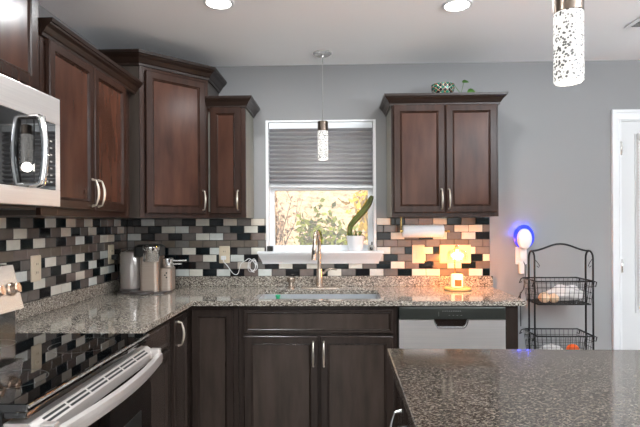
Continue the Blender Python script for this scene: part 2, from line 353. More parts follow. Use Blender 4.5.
for i in range(52):
    z = 1.88-i*.0215; mb.add([(lx0-.010, -.018, z-.0115), (lx1+.010, -.018, z-.0115), (lx1+.010, -.011, z+.0115), (lx0-.010, -.011, z+.0115)], [(0, 1, 2, 3)])
obj('slats', mb, 'wplastic', bl)
mb = MB(); mb.bbox(lx0+.004, lx1-.004, -.026, -.004, .745, .76, .003)
for x in (lx0+.08, lx1-.08): mb.tube([(x, -.0235, .75), (x, -.0235, 1.89)], .0008, 5)
obj('bottom_rail', mb, 'wplastic', bl)

# rear + side windows behind the camera (never in frame, closed so the room stays a room)
mb = MB(); mb.box(-1.25, 2.45, YR-.08, YR-.04, 2.43, HC)
for x in (-1.25, -.02, 1.22, 2.41): mb.box(x, x+.04, YR-.09, YR-.04, .45, HC)
struct('window_2', mb, 'vinyl')
mb = MB()
for y in (-4.2, -3.22, -2.24): mb.box(XR+.04, XR+.09, y, y+.04, .45, 2.43)
struct('window_3', mb, 'vinyl')

# ------------------------------------------------------------------ tiled backsplash
TP, RH, ZT = .0961, .0498, 1.382
rowsA = {1: 'DLTTDLDLTL........LDTTLDTD', 3: 'LDTDTLLTDT........DLTDLTLD', 5: 'TLDTLDLDTL........LTDLDTLT', 7: 'DTLDDTDTLTDLDLTDLTDLTDTLDT'}
rowsB = {2: 'TDLLTDTDLD.......TTTTLDTLLT', 4: 'TTTTTTTTTTTTTTTTTTTTTTTTTTT', 6: 'DTDDTLDLDT.......LDTLTDTDL', 8: 'DLTLLDLDTLTDTDLTDLTDLLTTLD'}
rowsB[2] = 'TDLLTDTDLD.......TTTLDTLLT'
lw = {1: 'DLTTDLTLDLDTDLTDLTDL', 3: 'TDLLTDLTDTLDLDTLTDLT', 5: 'TDTLTDLDTLDTDLTLDTLD', 7: 'TDLLDTLTDTLDDTLDTLTD',
      2: 'LTDDLTDLTDTLTDLTTDLT', 4: 'TTTTTTTTTTTTTTTTTTTT', 6: 'TTTDLDTLDTTLDTLTDLTD', 8: 'TTDTLTDLLDTTDTLDTLTD'}
TM = ['tL', 'tL2', 'tL3', 'tT', 'tT2', 'tT3', 'tD', 'tD2', 'tS', 'grout']
def pick(c, row):
    if row == 4: return random.choice([8, 8, 4, 5])
    return {'L': random.choice([0, 0, 1, 1, 2]), 'T': random.choice([3, 3, 4, 5]), 'D': random.choice([6, 6, 7])}.get(c, random.choice([0, 3, 6]))
def tile(mb, a0, a1, z0, z1, axis, ex=None):
    # one tile of the pattern, clipped at the window
    segs = [(a0, a1, z0, z1)]
    if ex:
        ea0, ea1, ez0 = ex
        if z1 > ez0:
            segs = []
            if z0 < ez0-.004: segs.append((max(a0, -9), a1, z0, ez0)) if (a1 > ea0 and a0 < ea1) else None
            if a0 < ea0-.004: segs.append((a0, min(a1, ea0), z0 if not segs else ez0, z1) if a1 > ea0 else (a0, a1, z0, z1))
            if a1 > ea1+.004: segs.append((max(a0, ea1), a1, ez0 if segs else z0, z1) if a0 < ea1 else (a0, a1, z0, z1))
    for (p, q, r, s_) in segs:
        if q-p < .004 or s_-r < .004: continue
        g = .0017; b = .0018; h = .0065
        R = [[(p+g+i, q-g-i, r+g+i, s_-g-i, d)] for i, d in ((0, .002), (0, h-b), (b, h))]
        rr = []
        for (u0, u1, v0, v1, d), in R:
            if axis == 'back': rr.append([(u0, -d, v0), (u1, -d, v0), (u1, -d, v1), (u0, -d, v1)])
            else: rr.append([(XL+d, u0, v0), (XL+d, u1, v0), (XL+d, u1, v1), (XL+d, u0, v1)])
        mb.rings(rr, False, True, smooth=False)
X0, XE = -1.356, 1.046
mb = MB(); ex = (-.484, .279, 1.07)
mb.cur = 9; z8 = ZT-8*RH
mb.box(XL+.004, ex[0], -.0035, 0, z8, ZT); mb.box(ex[0], ex[1], -.0035, 0, z8, 1.07); mb.box(ex[1], XE, -.0035, 0, z8, ZT)
for r in range(1, 9):
    z1, z0 = ZT-(r-1)*RH, ZT-r*RH
    st = (rowsA if r % 2 else rowsB)[r]; off = 0 if r % 2 else .5
    if off: mb.cur = pick('T', r); tile(mb, XL+.007, X0-.5*TP, z0, z1, 'back')
    else: mb.cur = pick('T', r); tile(mb, XL+.007, X0-TP, z0, z1, 'back')
    for i, c in enumerate(st):
        a = X0+(i-1+off)*TP; a1 = min(a+TP, XE)
        if a > XE-.006: continue
        mb.cur = pick(c, r); tile(mb, a, a1, z0, z1, 'back', ex)
ts = obj('tile_backsplash', mb, TM, None, None, 'brick-pattern glass and stone mosaic tile across the back wall, left and right of the window', 'tile backsplash', 'tile backsplashes')
mb = MB(); mb.cur = 9; mb.box(XL, XL+.0035, -2.6, -.001, z8, ZT)
for r in range(1, 9):
    z1, z0 = ZT-(r-1)*RH, ZT-r*RH; y = -.008
    if r % 2 == 0: mb.cur = pick('T', r); tile(mb, y-.5*TP, y, z0, z1, 'left'); y -= .5*TP
    i = 0; st = lw[r]
    while y > -2.58:
        mb.cur = pick(st[i % len(st)], r); a = max(y-TP, -2.6); tile(mb, a, y, z0, z1, 'left'); y = a; i += 1
obj('tile_backsplash', mb, TM, None, None, 'brick-pattern glass and stone mosaic tile running along the left wall above the range', 'tile backsplash', 'tile backsplashes')

# ------------------------------------------------------------------ countertops
ZC, TH = .914, .027
CF = -.648; LX = XL+.648; RY = -1.474
SX0, SX1, SY0, SY1 = -.475, .262, -.565, -.195      # sink cut-out
mb = MB(); zb = ZC-TH
# plan cells of one continuous slab
def slab(mb, x0, x1, y0, y1): mb.box(x0, x1, y0, y1, zb, ZC)
slab(mb, XL+.001, LX, RY, CF); slab(mb, XL+.001, SX0, CF, -.001); slab(mb, SX1, 1.045, CF, -.001)
slab(mb, SX0, SX1, SY1, -.001); slab(mb, SX0, SX1, CF, SY0)
ct = obj('granite_countertop', mb, 'granite', None, None, 'speckled grey-brown granite worktop running along the back and left walls', 'countertop')
zs = z8
mb = MB(); mb.bbox(XL+.022, 1.062, -.021, -.001, ZC+.0005, zs, .0015); obj('granite_splash_strip', mb, 'granite', None, None, 'low granite upstand along the back wall behind the sink', 'splash strip', 'granite upstands')
mb = MB(); mb.bbox(XL+.001, XL+.021, RY, -.001, ZC+.0005, zs, .0015); obj('granite_splash_strip', mb, 'granite', None, None, 'low granite upstand along the left wall between range and corner', 'splash strip', 'granite upstands')

# ------------------------------------------------------------------ base cabinets
def carcass(mb, x0, x1, y0, y1, z0=.1, z1=.886, t=.016):
    mb.box(x0, x0+t, y0, y1, z0, z1); mb.box(x1-t, x1, y0, y1, z0, z1); mb.box(x0+t, x1-t, y1-.008, y1, z0, z1); mb.box(x0+t, x1-t, y0, y1-.008, z0, z0+t)
    mb.box(x0, x1, y0+.05, y0+.06, 0, z0)
def frame(mb, x0, x1, z0, z1, y0, st=.04, rails=(), t=.019):
    mb.box(x0, x0+st, y0, y0+t, z0, z1); mb.box(x1-st, x1, y0, y0+t, z0, z1); mb.box(x0+st, x1-st, y0, y0+t, z1-.03, z1); mb.box(x0+st, x1-st, y0, y0+t, z0, z0+.04)
    for z in rails: mb.box(x0+st, x1-st, y0, y0+t, z-.015, z+.015)
BW = ['basewood', 'basepanel']
def doorpart(parent, x0, x1, z0, z1, yf, mats, handle=None, name='door', flat=False, fr=.05, hm='nickel'):
    mb = MB(); mb.panel(x0, x1, z0, z1, yf, .019, fr, 1, flat); d = obj(name, mb, mats, parent)
    if handle:
        (hx0, hz0, hx1, hz1) = handle
        mb = MB(); mb.pull((hx0, yf+.001, hz0), (hx1, yf+.001, hz1), (0, -1, 0), .0048, .032); obj('handle', mb, hm, d)
    return d
# sink base
x0, x1 = -.553, .344
sb = thing('sink_base_cabinet', 'dark wood two-door base cabinet under the sink, false drawer front above', 'base cabinet', ((x0+x1)/2, -.61, 0)); hw = (x1-x0)/2
mb = MB(); carcass(mb, -hw, hw, .019, .6); obj('body', mb, 'side', sb)
mb = MB(); frame(mb, -hw, hw, .1, .886, 0, .035, (.72,)); mb.box(-.035, .03, 0, .019, .14, .705); obj('face_frame', mb, 'basewood', sb)
cx = (x0+x1)/2
doorpart(sb, -.523-cx, .317-cx, .728, .862, -.019, BW, None, 'drawer_front', fr=.016)
doorpart(sb, -.523-cx, -.104-cx, .135, .714, -.019, BW, (-.131-cx, .683, -.131-cx, .545))
doorpart(sb, -.091-cx, .317-cx, .135, .714, -.019, BW, (-.078-cx+.006, .683, -.078-cx+.006, .545))
# corner base (L-shaped, two door leaves at a right angle)
cb = thing('corner_base_cabinet', 'dark wood L-shaped corner base cabinet with a handled narrow door and a plain panel', 'base cabinet', (-.83, -.61, 0))
def L(x, y): return (x+.83, y+.61)
mb = MB(); poly = [L(*p) for p in ((-1.458, -.002), (-1.458, -.928), (-.869, -.928), (-.869, -.591), (-.556, -.591), (-.556, -.002))]; mb.prism(poly, .1, .882)
poly = [L(*p) for p in ((-1.458, -.002), (-1.458, -.928), (-.92, -.928), (-.92, -.54), (-.556, -.54), (-.556, -.002))]; mb.prism(poly, 0, .1); obj('body', mb, 'side', cb)
mb = MB(); ax, ay = -.849+.83, 0
mb.box(-.85+.83, -.556+.83, 0, .019, .1, .886); mb.box(-.869+.83, -.85+.83, -.928+.61, .019, .1, .886); obj('face_frame', mb, 'basewood', cb)
doorpart(cb, .003+.006, -.583+.83, .135, .862, -.019, BW, None, fr=.045)
cd = obj('door', (lambda q: (q.panel(-.118, .118, .135, .862, 0, .019, .042, 1), q)[1])(MB()), BW, cb); cd.location = (-.012+.012, -.155, 0); cd.rotation_euler = (0, 0, PI/2); cd.location.x = .0
mb = MB(); mb.pull((-.065, .001, .835), (-.065, .001, .71), (0, -1, 0), .0048, .032); obj('handle', mb, 'nickel', cd)
# drawer base on the left wall between range and corner
lb = thing('drawer_base_cabinet', 'dark wood base cabinet with one drawer over a door, right beside the range', 'base cabinet', (-.85, -1.2, 0), PI/2)
# local x = world y+1.2 ; local y = -(world x)+... front toward -y (world +x)
mb = MB(); carcass(mb, -.272, .270, .019, .6); obj('body', mb, 'side', lb)
mb = MB(); frame(mb, -.272, .270, .1, .886, 0, .03, (.72,)); obj('face_frame', mb, 'basewood', lb)
doorpart(lb, -.25, .248, .74, .868, -.019, BW, None, 'drawer_front', fr=.014)
doorpart(lb, -.25, .248, .135, .722, -.019, BW, None)
# end panel right of the dishwasher
mb = MB(); mb.bbox(.943, 1.012, -.612, -.004, 0, .886, .002)
obj('cabinet_end_panel', mb, 'basewood', None, None, 'dark wood end panel closing the counter run right of the dishwasher', 'end panel')

# sink
mb = MB(); a, b_, c, d = SX0-.004, SX1+.004, SY0-.004, SY1+.004; zt = ZC-TH-.001; dz = .2
def rr(x0, x1, y0, y1, z, r, n=5):
    P = []
    for (cx_, cy_, a0) in ((x1-r, y1-r, 0), (x0+r, y1-r, 90), (x0+r, y0+r, 180), (x1-r, y0+r, 270)):
        for k in range(n): an = math.radians(a0+90*k/(n-1)); P.append((cx_+r*math.cos(an), cy_+r*math.sin(an), z))
    return P
mb.rings([rr(a-.012, b_+.012, c-.012, d+.012, zt-.004, .03), rr(a-.012, b_+.012, c-.012, d+.012, zt, .03), rr(a+.002, b_-.002, c+.002, d-.002, zt, .03), rr(a+.006, b_-.006, c+.006, d-.006, zt-dz+.02, .03), rr(a+.025, b_-.025, c+.025, d-.025, zt-dz, .03)], False, True)
M['sinksteel'] = mat('sink_steel', (200, 204, 208), .28, .65)
snk = obj('sink', mb, 'sinksteel', None, None, 'stainless steel undermount sink set into the granite below the window', 'sink')
mb = MB(); mb.lathe([(.045, 0), (.045, .004), (.03, .006), (.03, .003)], ((a+b_)/2, (c+d)/2, zt-dz), 24); obj('drain', mb, 'chrome', snk)
# green scrubber on a rack edge at the sink's left front
mb = MB(); mb.lathe([(.03, 0), (.037, .006), (.036, .018), (.026, .026), (.012, .03), (.012, .042), (.018, .05), (.012, .056)], (0, 0, 0), 20)
gs = obj('dish_scrubber', mb, 'green_plastic', None, None, 'round green dish scrubber lying in the left end of the sink', 'scrubber'); gs.location = (-.368, -.29, zt-.045)
mb = MB(); 
for yy in (-.30, -.2550, -.345): mb.tube([(SX0+.002, yy, zt-.05), (SX0+.19, yy, zt-.05)], .0025, 6)
for xx in (SX0+.03, SX0+.085, SX0+.14, SX0+.19): mb.tube([(xx, SY0+.001, zt-.05), (xx, SY1-.001, zt-.05)], .0025, 6)
obj('sink_rack', mb, 'chrome', None, None, 'small wire rack across the left end of the sink holding the scrubber', 'rack')

# faucet
fx, fy = -.112, -.098
fa = thing('kitchen_faucet', 'brushed nickel pull-down faucet rising behind the sink', 'faucet', (fx, fy, ZC))
mb = MB(); mb.rings([rr(-.125, .14, -.026, .026, 0, .025), rr(-.125, .14, -.026, .026, .004, .025), rr(-.118, .133, -.02, .02, .008, .02)]); obj('deck_plate', mb, 'faucet', fa)
mb = MB(); mb.lathe([(.026, .006), (.026, .012), (.0215, .018), (.0205, .12), (.019, .126), (.019, .13)], (0, 0, 0), 24); obj('body', mb, 'faucet', fa)
mb = MB(); pts = [(0, 0, .12), (0, 0, .28)]+[(-.014*(1-math.cos(t_)), -.045*(1-math.cos(t_)), .28+.095*math.sin(t_)) for t_ in [PI*k/12 for k in range(1, 12)]]+[(-.028, -.092, .275)]
mb.tube(pts, .0125, 14); obj('spout', mb, 'faucet', fa)
mb = MB(); mb.tube([(-.028, -.092, .285), (-.029, -.093, .27), (-.031, -.096, .225), (-.032, -.097, .195)], .016, 14, rad=[.0135, .0155, .0165, .0185]); sh = obj('spray_head', mb, 'faucet', fa)
mb = MB(); mb.box(-.036, -.024, -.115, -.108, .232, .258); obj('button', mb, 'bplastic', sh)
mb = MB(); mb.tube([(0, 0, .1), (.03, -.004, .1)], .0125, 12); mb.tube([(.028, -.004, .1), (.045, -.006, .118), (.075, -.01, .13), (.118, -.014, .124)], .007, 10, rad=[.011, .009, .0075, .005]); obj('lever', mb, 'faucet', fa)
sd = thing('soap_dispenser', 'short brushed nickel soap dispenser left of the faucet', 'soap dispenser', (-.302, -.09, ZC))
mb = MB(); mb.lathe([(.025, 0), (.025, .008), (.017, .014), (.015, .042)], (0, 0, 0), 18); obj('body', mb, 'faucet', sd)
mb = MB(); mb.lathe([(.014, .04), (.028, .043), (.030, .052), (.028, .07), (.014, .076)], (0, 0, 0), 18); mb.tube([(0, 0, .058), (0, -.045, .055), (0, -.055, .045)], .006, 8); obj('pump_head', mb, 'faucet', sd)

# ------------------------------------------------------------------ dishwasher
dw = thing('dishwasher', 'stainless steel dishwasher with charcoal control strip under the counter', 'dishwasher', (.6425, -.61, 0))
w2 = .293
mb = MB(); mb.box(-w2+.002, w2-.002, .02, .58, .1, .88); mb.box(-w2+.01, w2-.01, .05, .07, 0, .1); obj('body', mb, 'bplastic', dw)
mb = MB(); px0, px1, pz = -.098, .088, .762   # recessed pocket handle cut into panel top
arc = [(px0+(px1-px0)*(.5-.5*math.cos(PI*k/14)), .807-(.807-pz)*min(1, math.sin(PI*k/14)*1.7)) for k in range(15)]
def tri_panel(mb, yf, yb):
    pts = [(-w2, .807), (-w2, .115), (w2, .115), (w2, .807)]+[(x, z) for x, z in reversed(arc)]
    n = len(pts); mb.add([(x, yf, z) for x, z in pts]+[(x, yb, z) for x, z in pts], [tuple(range(n)), tuple(reversed(range(n, 2*n)))]+[(i, n+i, n+(i+1) % n, (i+1) % n) for i in range(n)])
tri_panel(mb, -.022, .018); obj('door_panel', mb, 'steel_h', dw)
mb = MB(); mb.tube([(x, -.0225, z) for x, z in arc], .003, 6); mb.add([(x, -.01, z) for x, z in arc], [tuple(range(len(arc)))]); obj('pocket_rim', mb, 'chrome', dw)
mb = MB(); mb.box(px0+.004, px1-.004, .012, .019, pz, .807); mb.box(px0-.002, px1+.002, -.005, .012, .803, .81); obj('handle_pocket', mb, 'bplastic', dw)
mb = MB(); mb.bbox(-w2, w2, -.026, .019, .811, .878, .004); cs = obj('control_strip', mb, 'dw_strip', dw)
mb = MB()
for k in range(9): mb.box(-.055+k*.012, -.048+k*.012, -.0266, -.0258, .855, .858)
mb.box(-.075, -.0735, -.0266, -.0258, .828, .853)
for k in range(4): mb.box(-.02+k*.022, -.012+k*.022, -.0266, -.0258, .832, .834)
obj('marks', mb, 'grey_mark', cs)

# ------------------------------------------------------------------ wall cabinets
UW = ['wood', 'woodpanel']; CP = [(0, 0), (.012, 0), (.014, .012), (.02, .016), (.034, .034), (.05, .044), (.054, .05), (.06, .052), (.064, .066), (0, .066)]
def crownprof(z, k=1, kz=1): return [(o*k, z+h*kz) for o, h in CP]
ZB = 1.384
# right of window
x0, x1 = .349, 1.008
uc = thing('wall_cabinet', 'dark wood two-door wall cabinet hung right of the window', 'wall cabinet', ((x0+x1)/2, -.305, ZB)); hw = (x1-x0)/2; cx = (x0+x1)/2; Ht = .705
mb = MB(); mb.box(-hw, -hw+.012, .019, .303, 0, Ht); mb.cur = 0; mb.box(hw-.012, hw, .019, .303, 0, Ht); mb.box(-hw+.012, hw-.012, .019, .303, .02, .035); mb.box(-hw+.012, hw-.012, .019, .303, Ht-.015, Ht); mb.box(-hw+.012, hw-.012, .295, .303, .035, Ht-.015); obj('body', mb, 'sidegrey', uc)
mb = MB(); frame(mb, -hw, hw, 0, Ht, 0, .03); mb.box(-.03, .03, .001, .018, .03, Ht-.03); obj('face_frame', mb, 'wood', uc)
doorpart(uc, .361-cx, .677-cx, .026, Ht-.01, -.019, UW, (.654-cx, .17, .654-cx, .048))
doorpart(uc, .684-cx, .996-cx, .026, Ht-.01, -.019, UW, (.700-cx, .17, .700-cx, .048))
mb = MB(); mb.sweep([(-hw, .303), (-hw, 0), (hw, 0), (hw, .303)], crownprof(Ht-.012, .75)); mb.box(-hw, hw, 0, .303, Ht+.044, Ht+.054); obj('crown', mb, 'crown', uc)
# narrow, left of window
x0, x1 = -.84, -.566
nc = thing('narrow_wall_cabinet', 'narrow single-door dark wood wall cabinet just left of the window', 'wall cabinet', ((x0+x1)/2, -.305, ZB)); hw = (x1-x0)/2; cx = (x0+x1)/2
mb = MB(); mb.box(-hw, hw, .019, .303, .0, Ht); obj('body', mb, 'sidegrey', nc)
mb = MB(); frame(mb, -hw, hw, 0, Ht, 0, .03); obj('face_frame', mb, 'wood', nc)
doorpart(nc, -.788-cx, -.592-cx, .026, Ht-.01, -.019, UW, (-.612-cx, .17, -.612-cx, .048), fr=.048)
mb = MB(); mb.sweep([(-hw+.03, 0), (hw, 0), (hw, .303)], crownprof(Ht-.012, .75)); mb.box(-hw+.03, hw, 0, .303, Ht+.044, Ht+.054); obj('crown', mb, 'crown', nc)
# tall diagonal corner cabinet
dc = thing('corner_wall_cabinet', 'tall diagonal corner wall cabinet of dark wood, single door, higher than its neighbours', 'wall cabinet', (XL, 0, ZB)); Hd = .88
A, B = (-1.118-XL, -.615), (-.806-XL, -.303)
mb = MB(); mb.prism([(.003, -.003), (.003, -.615), A, B, (-.806-XL, -.003)], 0, Hd); obj('body', mb, 'side', dc)
dd = (Vector(B)-Vector(A)); Ld = dd.length; an = math.atan2(dd.y, dd.x)
ff = MB(); ff.box(0, .03, -.004, .0, 0, Hd); ff.box(Ld-.03, Ld, -.004, 0, 0, Hd); ff.box(.03, Ld-.03, -.004, 0, 0, .03); ff.box(.03, Ld-.03, -.004, 0, Hd-.04, Hd)
o = obj('face_frame', ff, 'wood', dc); o.location = (A[0], A[1], 0); o.rotation_euler = (0, 0, an)
mb = MB(); mb.panel(.03, Ld-.028, .026, Hd-.034, -.024, .019, .05, 1); o = obj('door', mb, UW, dc); o.location = (A[0], A[1], 0); o.rotation_euler = (0, 0, an)
mb = MB(); mb.pull((Ld-.05, -.023, .17), (Ld-.05, -.023, .048), (0, -1, 0), .0048, .032); obj('handle', mb, 'nickel', o)
mb = MB(); mb.sweep([(.003, -.615), A, B, (-.806-XL, -.003)], crownprof(Hd-.012, .9, 1.15)); mb.prism([(.003, -.003), (.003, -.615), A, B, (-.806-XL, -.003)], Hd+.05, Hd+.06); obj('crown', mb, 'crown', dc)
# left wall two-door cabinet
lc = thing('left_wall_cabinet', 'two-door dark wood wall cabinet on the left wall beside the microwave', 'wall cabinet', (-1.13, -1.155, ZB), PI/2)
# local x = y+1.155, front -y = world +x
mb = MB(); mb.box(-.38, .375, .019, .328, 0, Ht); obj('body', mb, 'side', lc)
mb = MB(); frame(mb, -.38, .375, 0, Ht, 0, .03); mb.box(-.02, .03, .001, .018, .03, Ht-.03); mb.box(.375, .50, .03, .05, 0, Ht); obj('face_frame', mb, 'wood', lc)
doorpart(lc, -.345, .006, .03, Ht-.014, -.019, UW, (-.018, .17, -.018, .048), fr=.045)
doorpart(lc, .014, .352, .03, Ht-.014, -.019, UW, (.038, .17, .038, .048), fr=.045)
mb = MB(); mb.sweep([(-.38, 0), (.375, 0), (.50, 0)], crownprof(Ht-.012, .8)); mb.box(-.38, .5, 0, .328, Ht+.044, Ht+.054); obj('crown', mb, 'crown', lc)
# cabinet above microwave
mc = thing('over_microwave_cabinet', 'dark wood wall cabinet mounted directly above the microwave', 'wall cabinet', (-1.13, -1.925, 1.83), PI/2)
mb = MB(); mb.box(-.38, .385, .019, .328, 0, .53); obj('body', mb, 'side', mc)
mb = MB(); frame(mb, -.38, .385, 0, .53, 0, .04); mb.box(-.02, .02, .001, .018, .03, .5); obj('face_frame', mb, 'wood', mc)
doorpart(mc, -.355, -.004, .025, .49, -.019, UW, None, fr=.05); doorpart(mc, .004, .352, .025, .49, -.019, UW, None, fr=.05)
mb = MB(); mb.sweep([(-.38, 0), (.385, 0)], crownprof(.51, .8)); obj('crown', mb, 'crown', mc)

# ------------------------------------------------------------------ microwave
mw = thing('microwave', 'stainless over-the-range microwave with bowed handle, on the left wall', 'microwave', (-1.052, -1.925, 1.415), PI/2)
mb = MB(); mb.box(-.378, .378, .03, .385, 0, .41); obj('body', mb, 'bplastic', mw)
mb = MB(); mb.box(-.37, .37, .0, .03, .37, .405)
# stainless surround: top band, bottom band, right and left stiles, seam at x=.20
for a in ((-.378, .378, .31, .408), (-.378, .378, .002, .062), (.352, .378, .062, .31), (-.378, -.35, .062, .31)): mb.bbox(a[0], a[1], -.006, .03, a[2], a[3], .002)
obj('front_surround', mb, 'steel_h', mw)
mb = MB(); mb.bbox(-.35, .22, -.004, .028, .062, .31, .003); obj('door', mb, 'bglass', mw)
mb = MB(); mb.bbox(.2225, .352, -.004, .028, .062, .31, .003); kp = obj('control_panel', mb, 'bglass', mw)
mb = MB()
for r in range(7):
    for c_ in range(3): mb.box(.262+c_*.026, .276+c_*.026, -.0048, -.0038, .088+r*.025, .094+r*.025)
obj('keypad_marks', mb, 'grey_mark', kp)
mb = MB(); hp = []
for k in range(13): t_ = k/12; hp.append((.196, -.046-.012*math.sin(PI*t_), .075+.225*t_))
mb.tube([(.196, 0, .07), (.196, -.035, .07)]+hp+[(.196, -.035, .306), (.196, 0, .306)], .01, 12, rad=[.01, .011]+[.0125]*13+[.011, .01]); obj('handle', mb, 'chrome', mw)
mb = MB(); mb.bbox(-.3, .3, .04, .36, -.012, 0, .003); obj('vent_base', mb, 'bplastic', mw)

# ------------------------------------------------------------------ range
rg = thing('range', 'electric range with glossy black glass cooktop and stainless oven door handle', 'range', (-.78, -1.856, 0), PI/2)
# local x = world y + 1.856 ; local y = -(world x + .78)
hw = .378
mb = MB(); mb.box(-hw, hw, .02, .66, .08, .9); mb.box(-hw+.02, hw-.02, .06, .6, 0, .08); obj('body', mb, 'bplastic', rg)
mb = MB(); mb.bbox(-hw, hw, -.045, .665, .9, .921, .004); obj('cooktop', mb, 'bglass', rg)
mb = MB(); mb.bbox(-hw+.004, hw-.004, -.038, .02, .884, .899, .003); obj('front_lip', mb, 'bglass', rg)
mb = MB(); mb.box(-hw, hw, -.048, -.045, .912, .917); obj('trim_strip', mb, 'steel', rg)
for (bx, by, br) in ((-.19, .12, .09), (.19, .12, .11), (-.19, .45, .1), (.19, .45, .075)):
    mb = MB(); n = 40; mb.rings([[((br-dr)*math.cos(2*PI*k/n)+bx, (br-dr)*math.sin(2*PI*k/n)+by, .9216) for k in range(n)] for dr in (0, .002)], False, False); obj('burner_ring', mb, 'dw_strip', rg)
def xprism(mb, P, x0, x1):
    n = len(P); mb.add([(x0, y, z) for y, z in P]+[(x1, y, z) for y, z in P], [tuple(range(n)), tuple(reversed(range(n, 2*n)))]+[(i, n+i, n+(i+1) % n, (i+1) % n) for i in range(n)])
mb = MB(); mb.bbox(-hw+.004, hw-.004, -.056, .02, .17, .822, .004); dr_ = obj('oven_door', mb, 'bglass', rg)
mb = MB(); mb.bbox(-.27, .27, -.058, -.0555, .3, .66, .0008); obj('oven_window', mb, 'bplastic', dr_)
mb = MB(); xprism(mb, [(-.040, .872), (-.068, .853), (-.068, .823), (.02, .823), (.02, .872)], -hw+.006, hw-.004); obj('vent_strip', mb, 'steel_h', dr_)
mb = MB(); ny, nz = -.56, .827   # slots lie on the slanted face
def slp(t_, o_): return (-.040-.028*t_+ny*o_, .872-.019*t_+nz*o_)
for k in range(6):
    for (t0, t1) in ((.22, .42), (.6, .8)): xprism(mb, [slp(t0, .0006), slp(t1, .0006), slp(t1, -.001), slp(t0, -.001)], -.325+k*.11, -.225+k*.11)
obj('vent_slots', mb, 'bplastic', dr_)
mb = MB(); n = 17; R = []
for k in range(n):
    t_ = k/(n-1); x = -.36+.72*t_; o_ = -.095-.03*math.sin(PI*t_); R.append([(x, o_-.008, .812), (x, o_-.012, .83), (x, o_-.009, .848), (x, o_+.006, .852), (x, o_+.009, .83), (x, o_+.006, .81)])
mb.rings(R)
for sx in (-1, 1): mb.bbox(sx*.352-.012, sx*.352+.012, -.1, -.062, .83, .868, .004)
obj('door_handle', mb, 'steel_h', dr_)
mb = MB(); mb.bbox(-hw+.004, hw-.004, -.025, .02, .09, .162, .004); obj('storage_drawer', mb, 'bglass', rg)
# back guard with slanted control panel
mb = MB(); mb.prism([(0, 0), (1, 0), (1, 1), (0, 1)], 0, 1); mb = MB()
P = [(.454, 1.02), (.62, 1.02), (.62, 1.195), (.498, 1.19)]
def xprism(mb, P, x0, x1):
    n = len(P); mb.add([(x0, y, z) for y, z in P]+[(x1, y, z) for y, z in P], [tuple(range(n)), tuple(reversed(range(n, 2*n)))]+[(i, n+i, n+(i+1) % n, (i+1) % n) for i in range(n)])
xprism(mb, P, -hw, hw); bgd = obj('back_guard', mb, 'steel', rg)
mb = MB(); mb.box(-hw, hw, .49, .62, .921, 1.02); obj('back_guard_foot', mb, 'bglass', rg)
mb = MB(); xprism(mb, [(.458, 1.045), (.47, 1.045), (.499, 1.16), (.488, 1.16)], -.14, .14); 
ang = math.atan2(.044, .17)
for kx in (-.33, -.24, .24, .33):
    q = MB(); q.lathe([(.026, 0), (.026, .006), (.02, .01), (.019, .03), (.015, .033)], (0, 0, 0), 22)
    q.box(-.004, .004, -.019, .019, .03, .037)
    # lathe axis z -> pointing outward (-y, slightly up)
    q.v = [(kx+x, .474-z*math.cos(ang)+y*math.sin(ang), 1.10+y*math.cos(ang)+z*math.sin(ang)) for x, y, z in q.v]
    obj('knob', q, 'knob_copper', bgd)
obj('display', mb, 'bglass', bgd)

# ------------------------------------------------------------------ island
ang = math.radians(-.7); IW, IDp = 1.75, 1.05
isl = thing('island_cabinet', 'dark wood kitchen island base in the right foreground', 'island', (.175, -1.67, 0), ang)
mb = MB(); mb.box(.035, IW-.035, -IDp+.035, -.035, .1, .885); mb.box(.08, IW-.08, -IDp+.08, -.08, 0, .1); obj('body', mb, 'basewood', isl)
for i, (a, b_) in enumerate(((-.30, -.045), (-.575, -.315), (-1.005, -.59))):
    e_ = bpy.data.objects.new('x', None)
    z0_ = .135
    mb = MB(); mb.panel(-(b_-a)/2, (b_-a)/2, z0_, .72 if i else .862, 0, .019, .045, 1)
    o = obj('door', mb, BW, isl); o.location = (.016, (a+b_)/2, 0); o.rotation_euler = (0, 0, -PI/2)
    hx = (b_-a)/2-.028
    mb = MB(); mb.pull((hx, .001, .80 if i == 0 else .69), (hx, .001, .67 if i == 0 else .56), (0, -1, 0), .0048, .032); obj('handle', mb, 'chrome', o)
    if i:
        mb = MB(); mb.panel(-(b_-a)/2, (b_-a)/2, .74, .866, 0, .019, .016, 1); o = obj('drawer', mb, BW, isl); o.location = (.016, (a+b_)/2, 0); o.rotation_euler = (0, 0, -PI/2)
        mb = MB(); mb.pull((-.065, .001, .80), (.065, .001, .80), (0, -1, 0), .0048, .032); obj('handle', mb, 'chrome', o)
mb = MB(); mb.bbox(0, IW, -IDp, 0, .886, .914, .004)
o = obj('island_countertop', mb, 'granite2', None, None, 'speckled brown granite slab on top of the island, right foreground', 'countertop'); o.location = (.175, -1.67, 0); o.rotation_euler = (0, 0, ang)

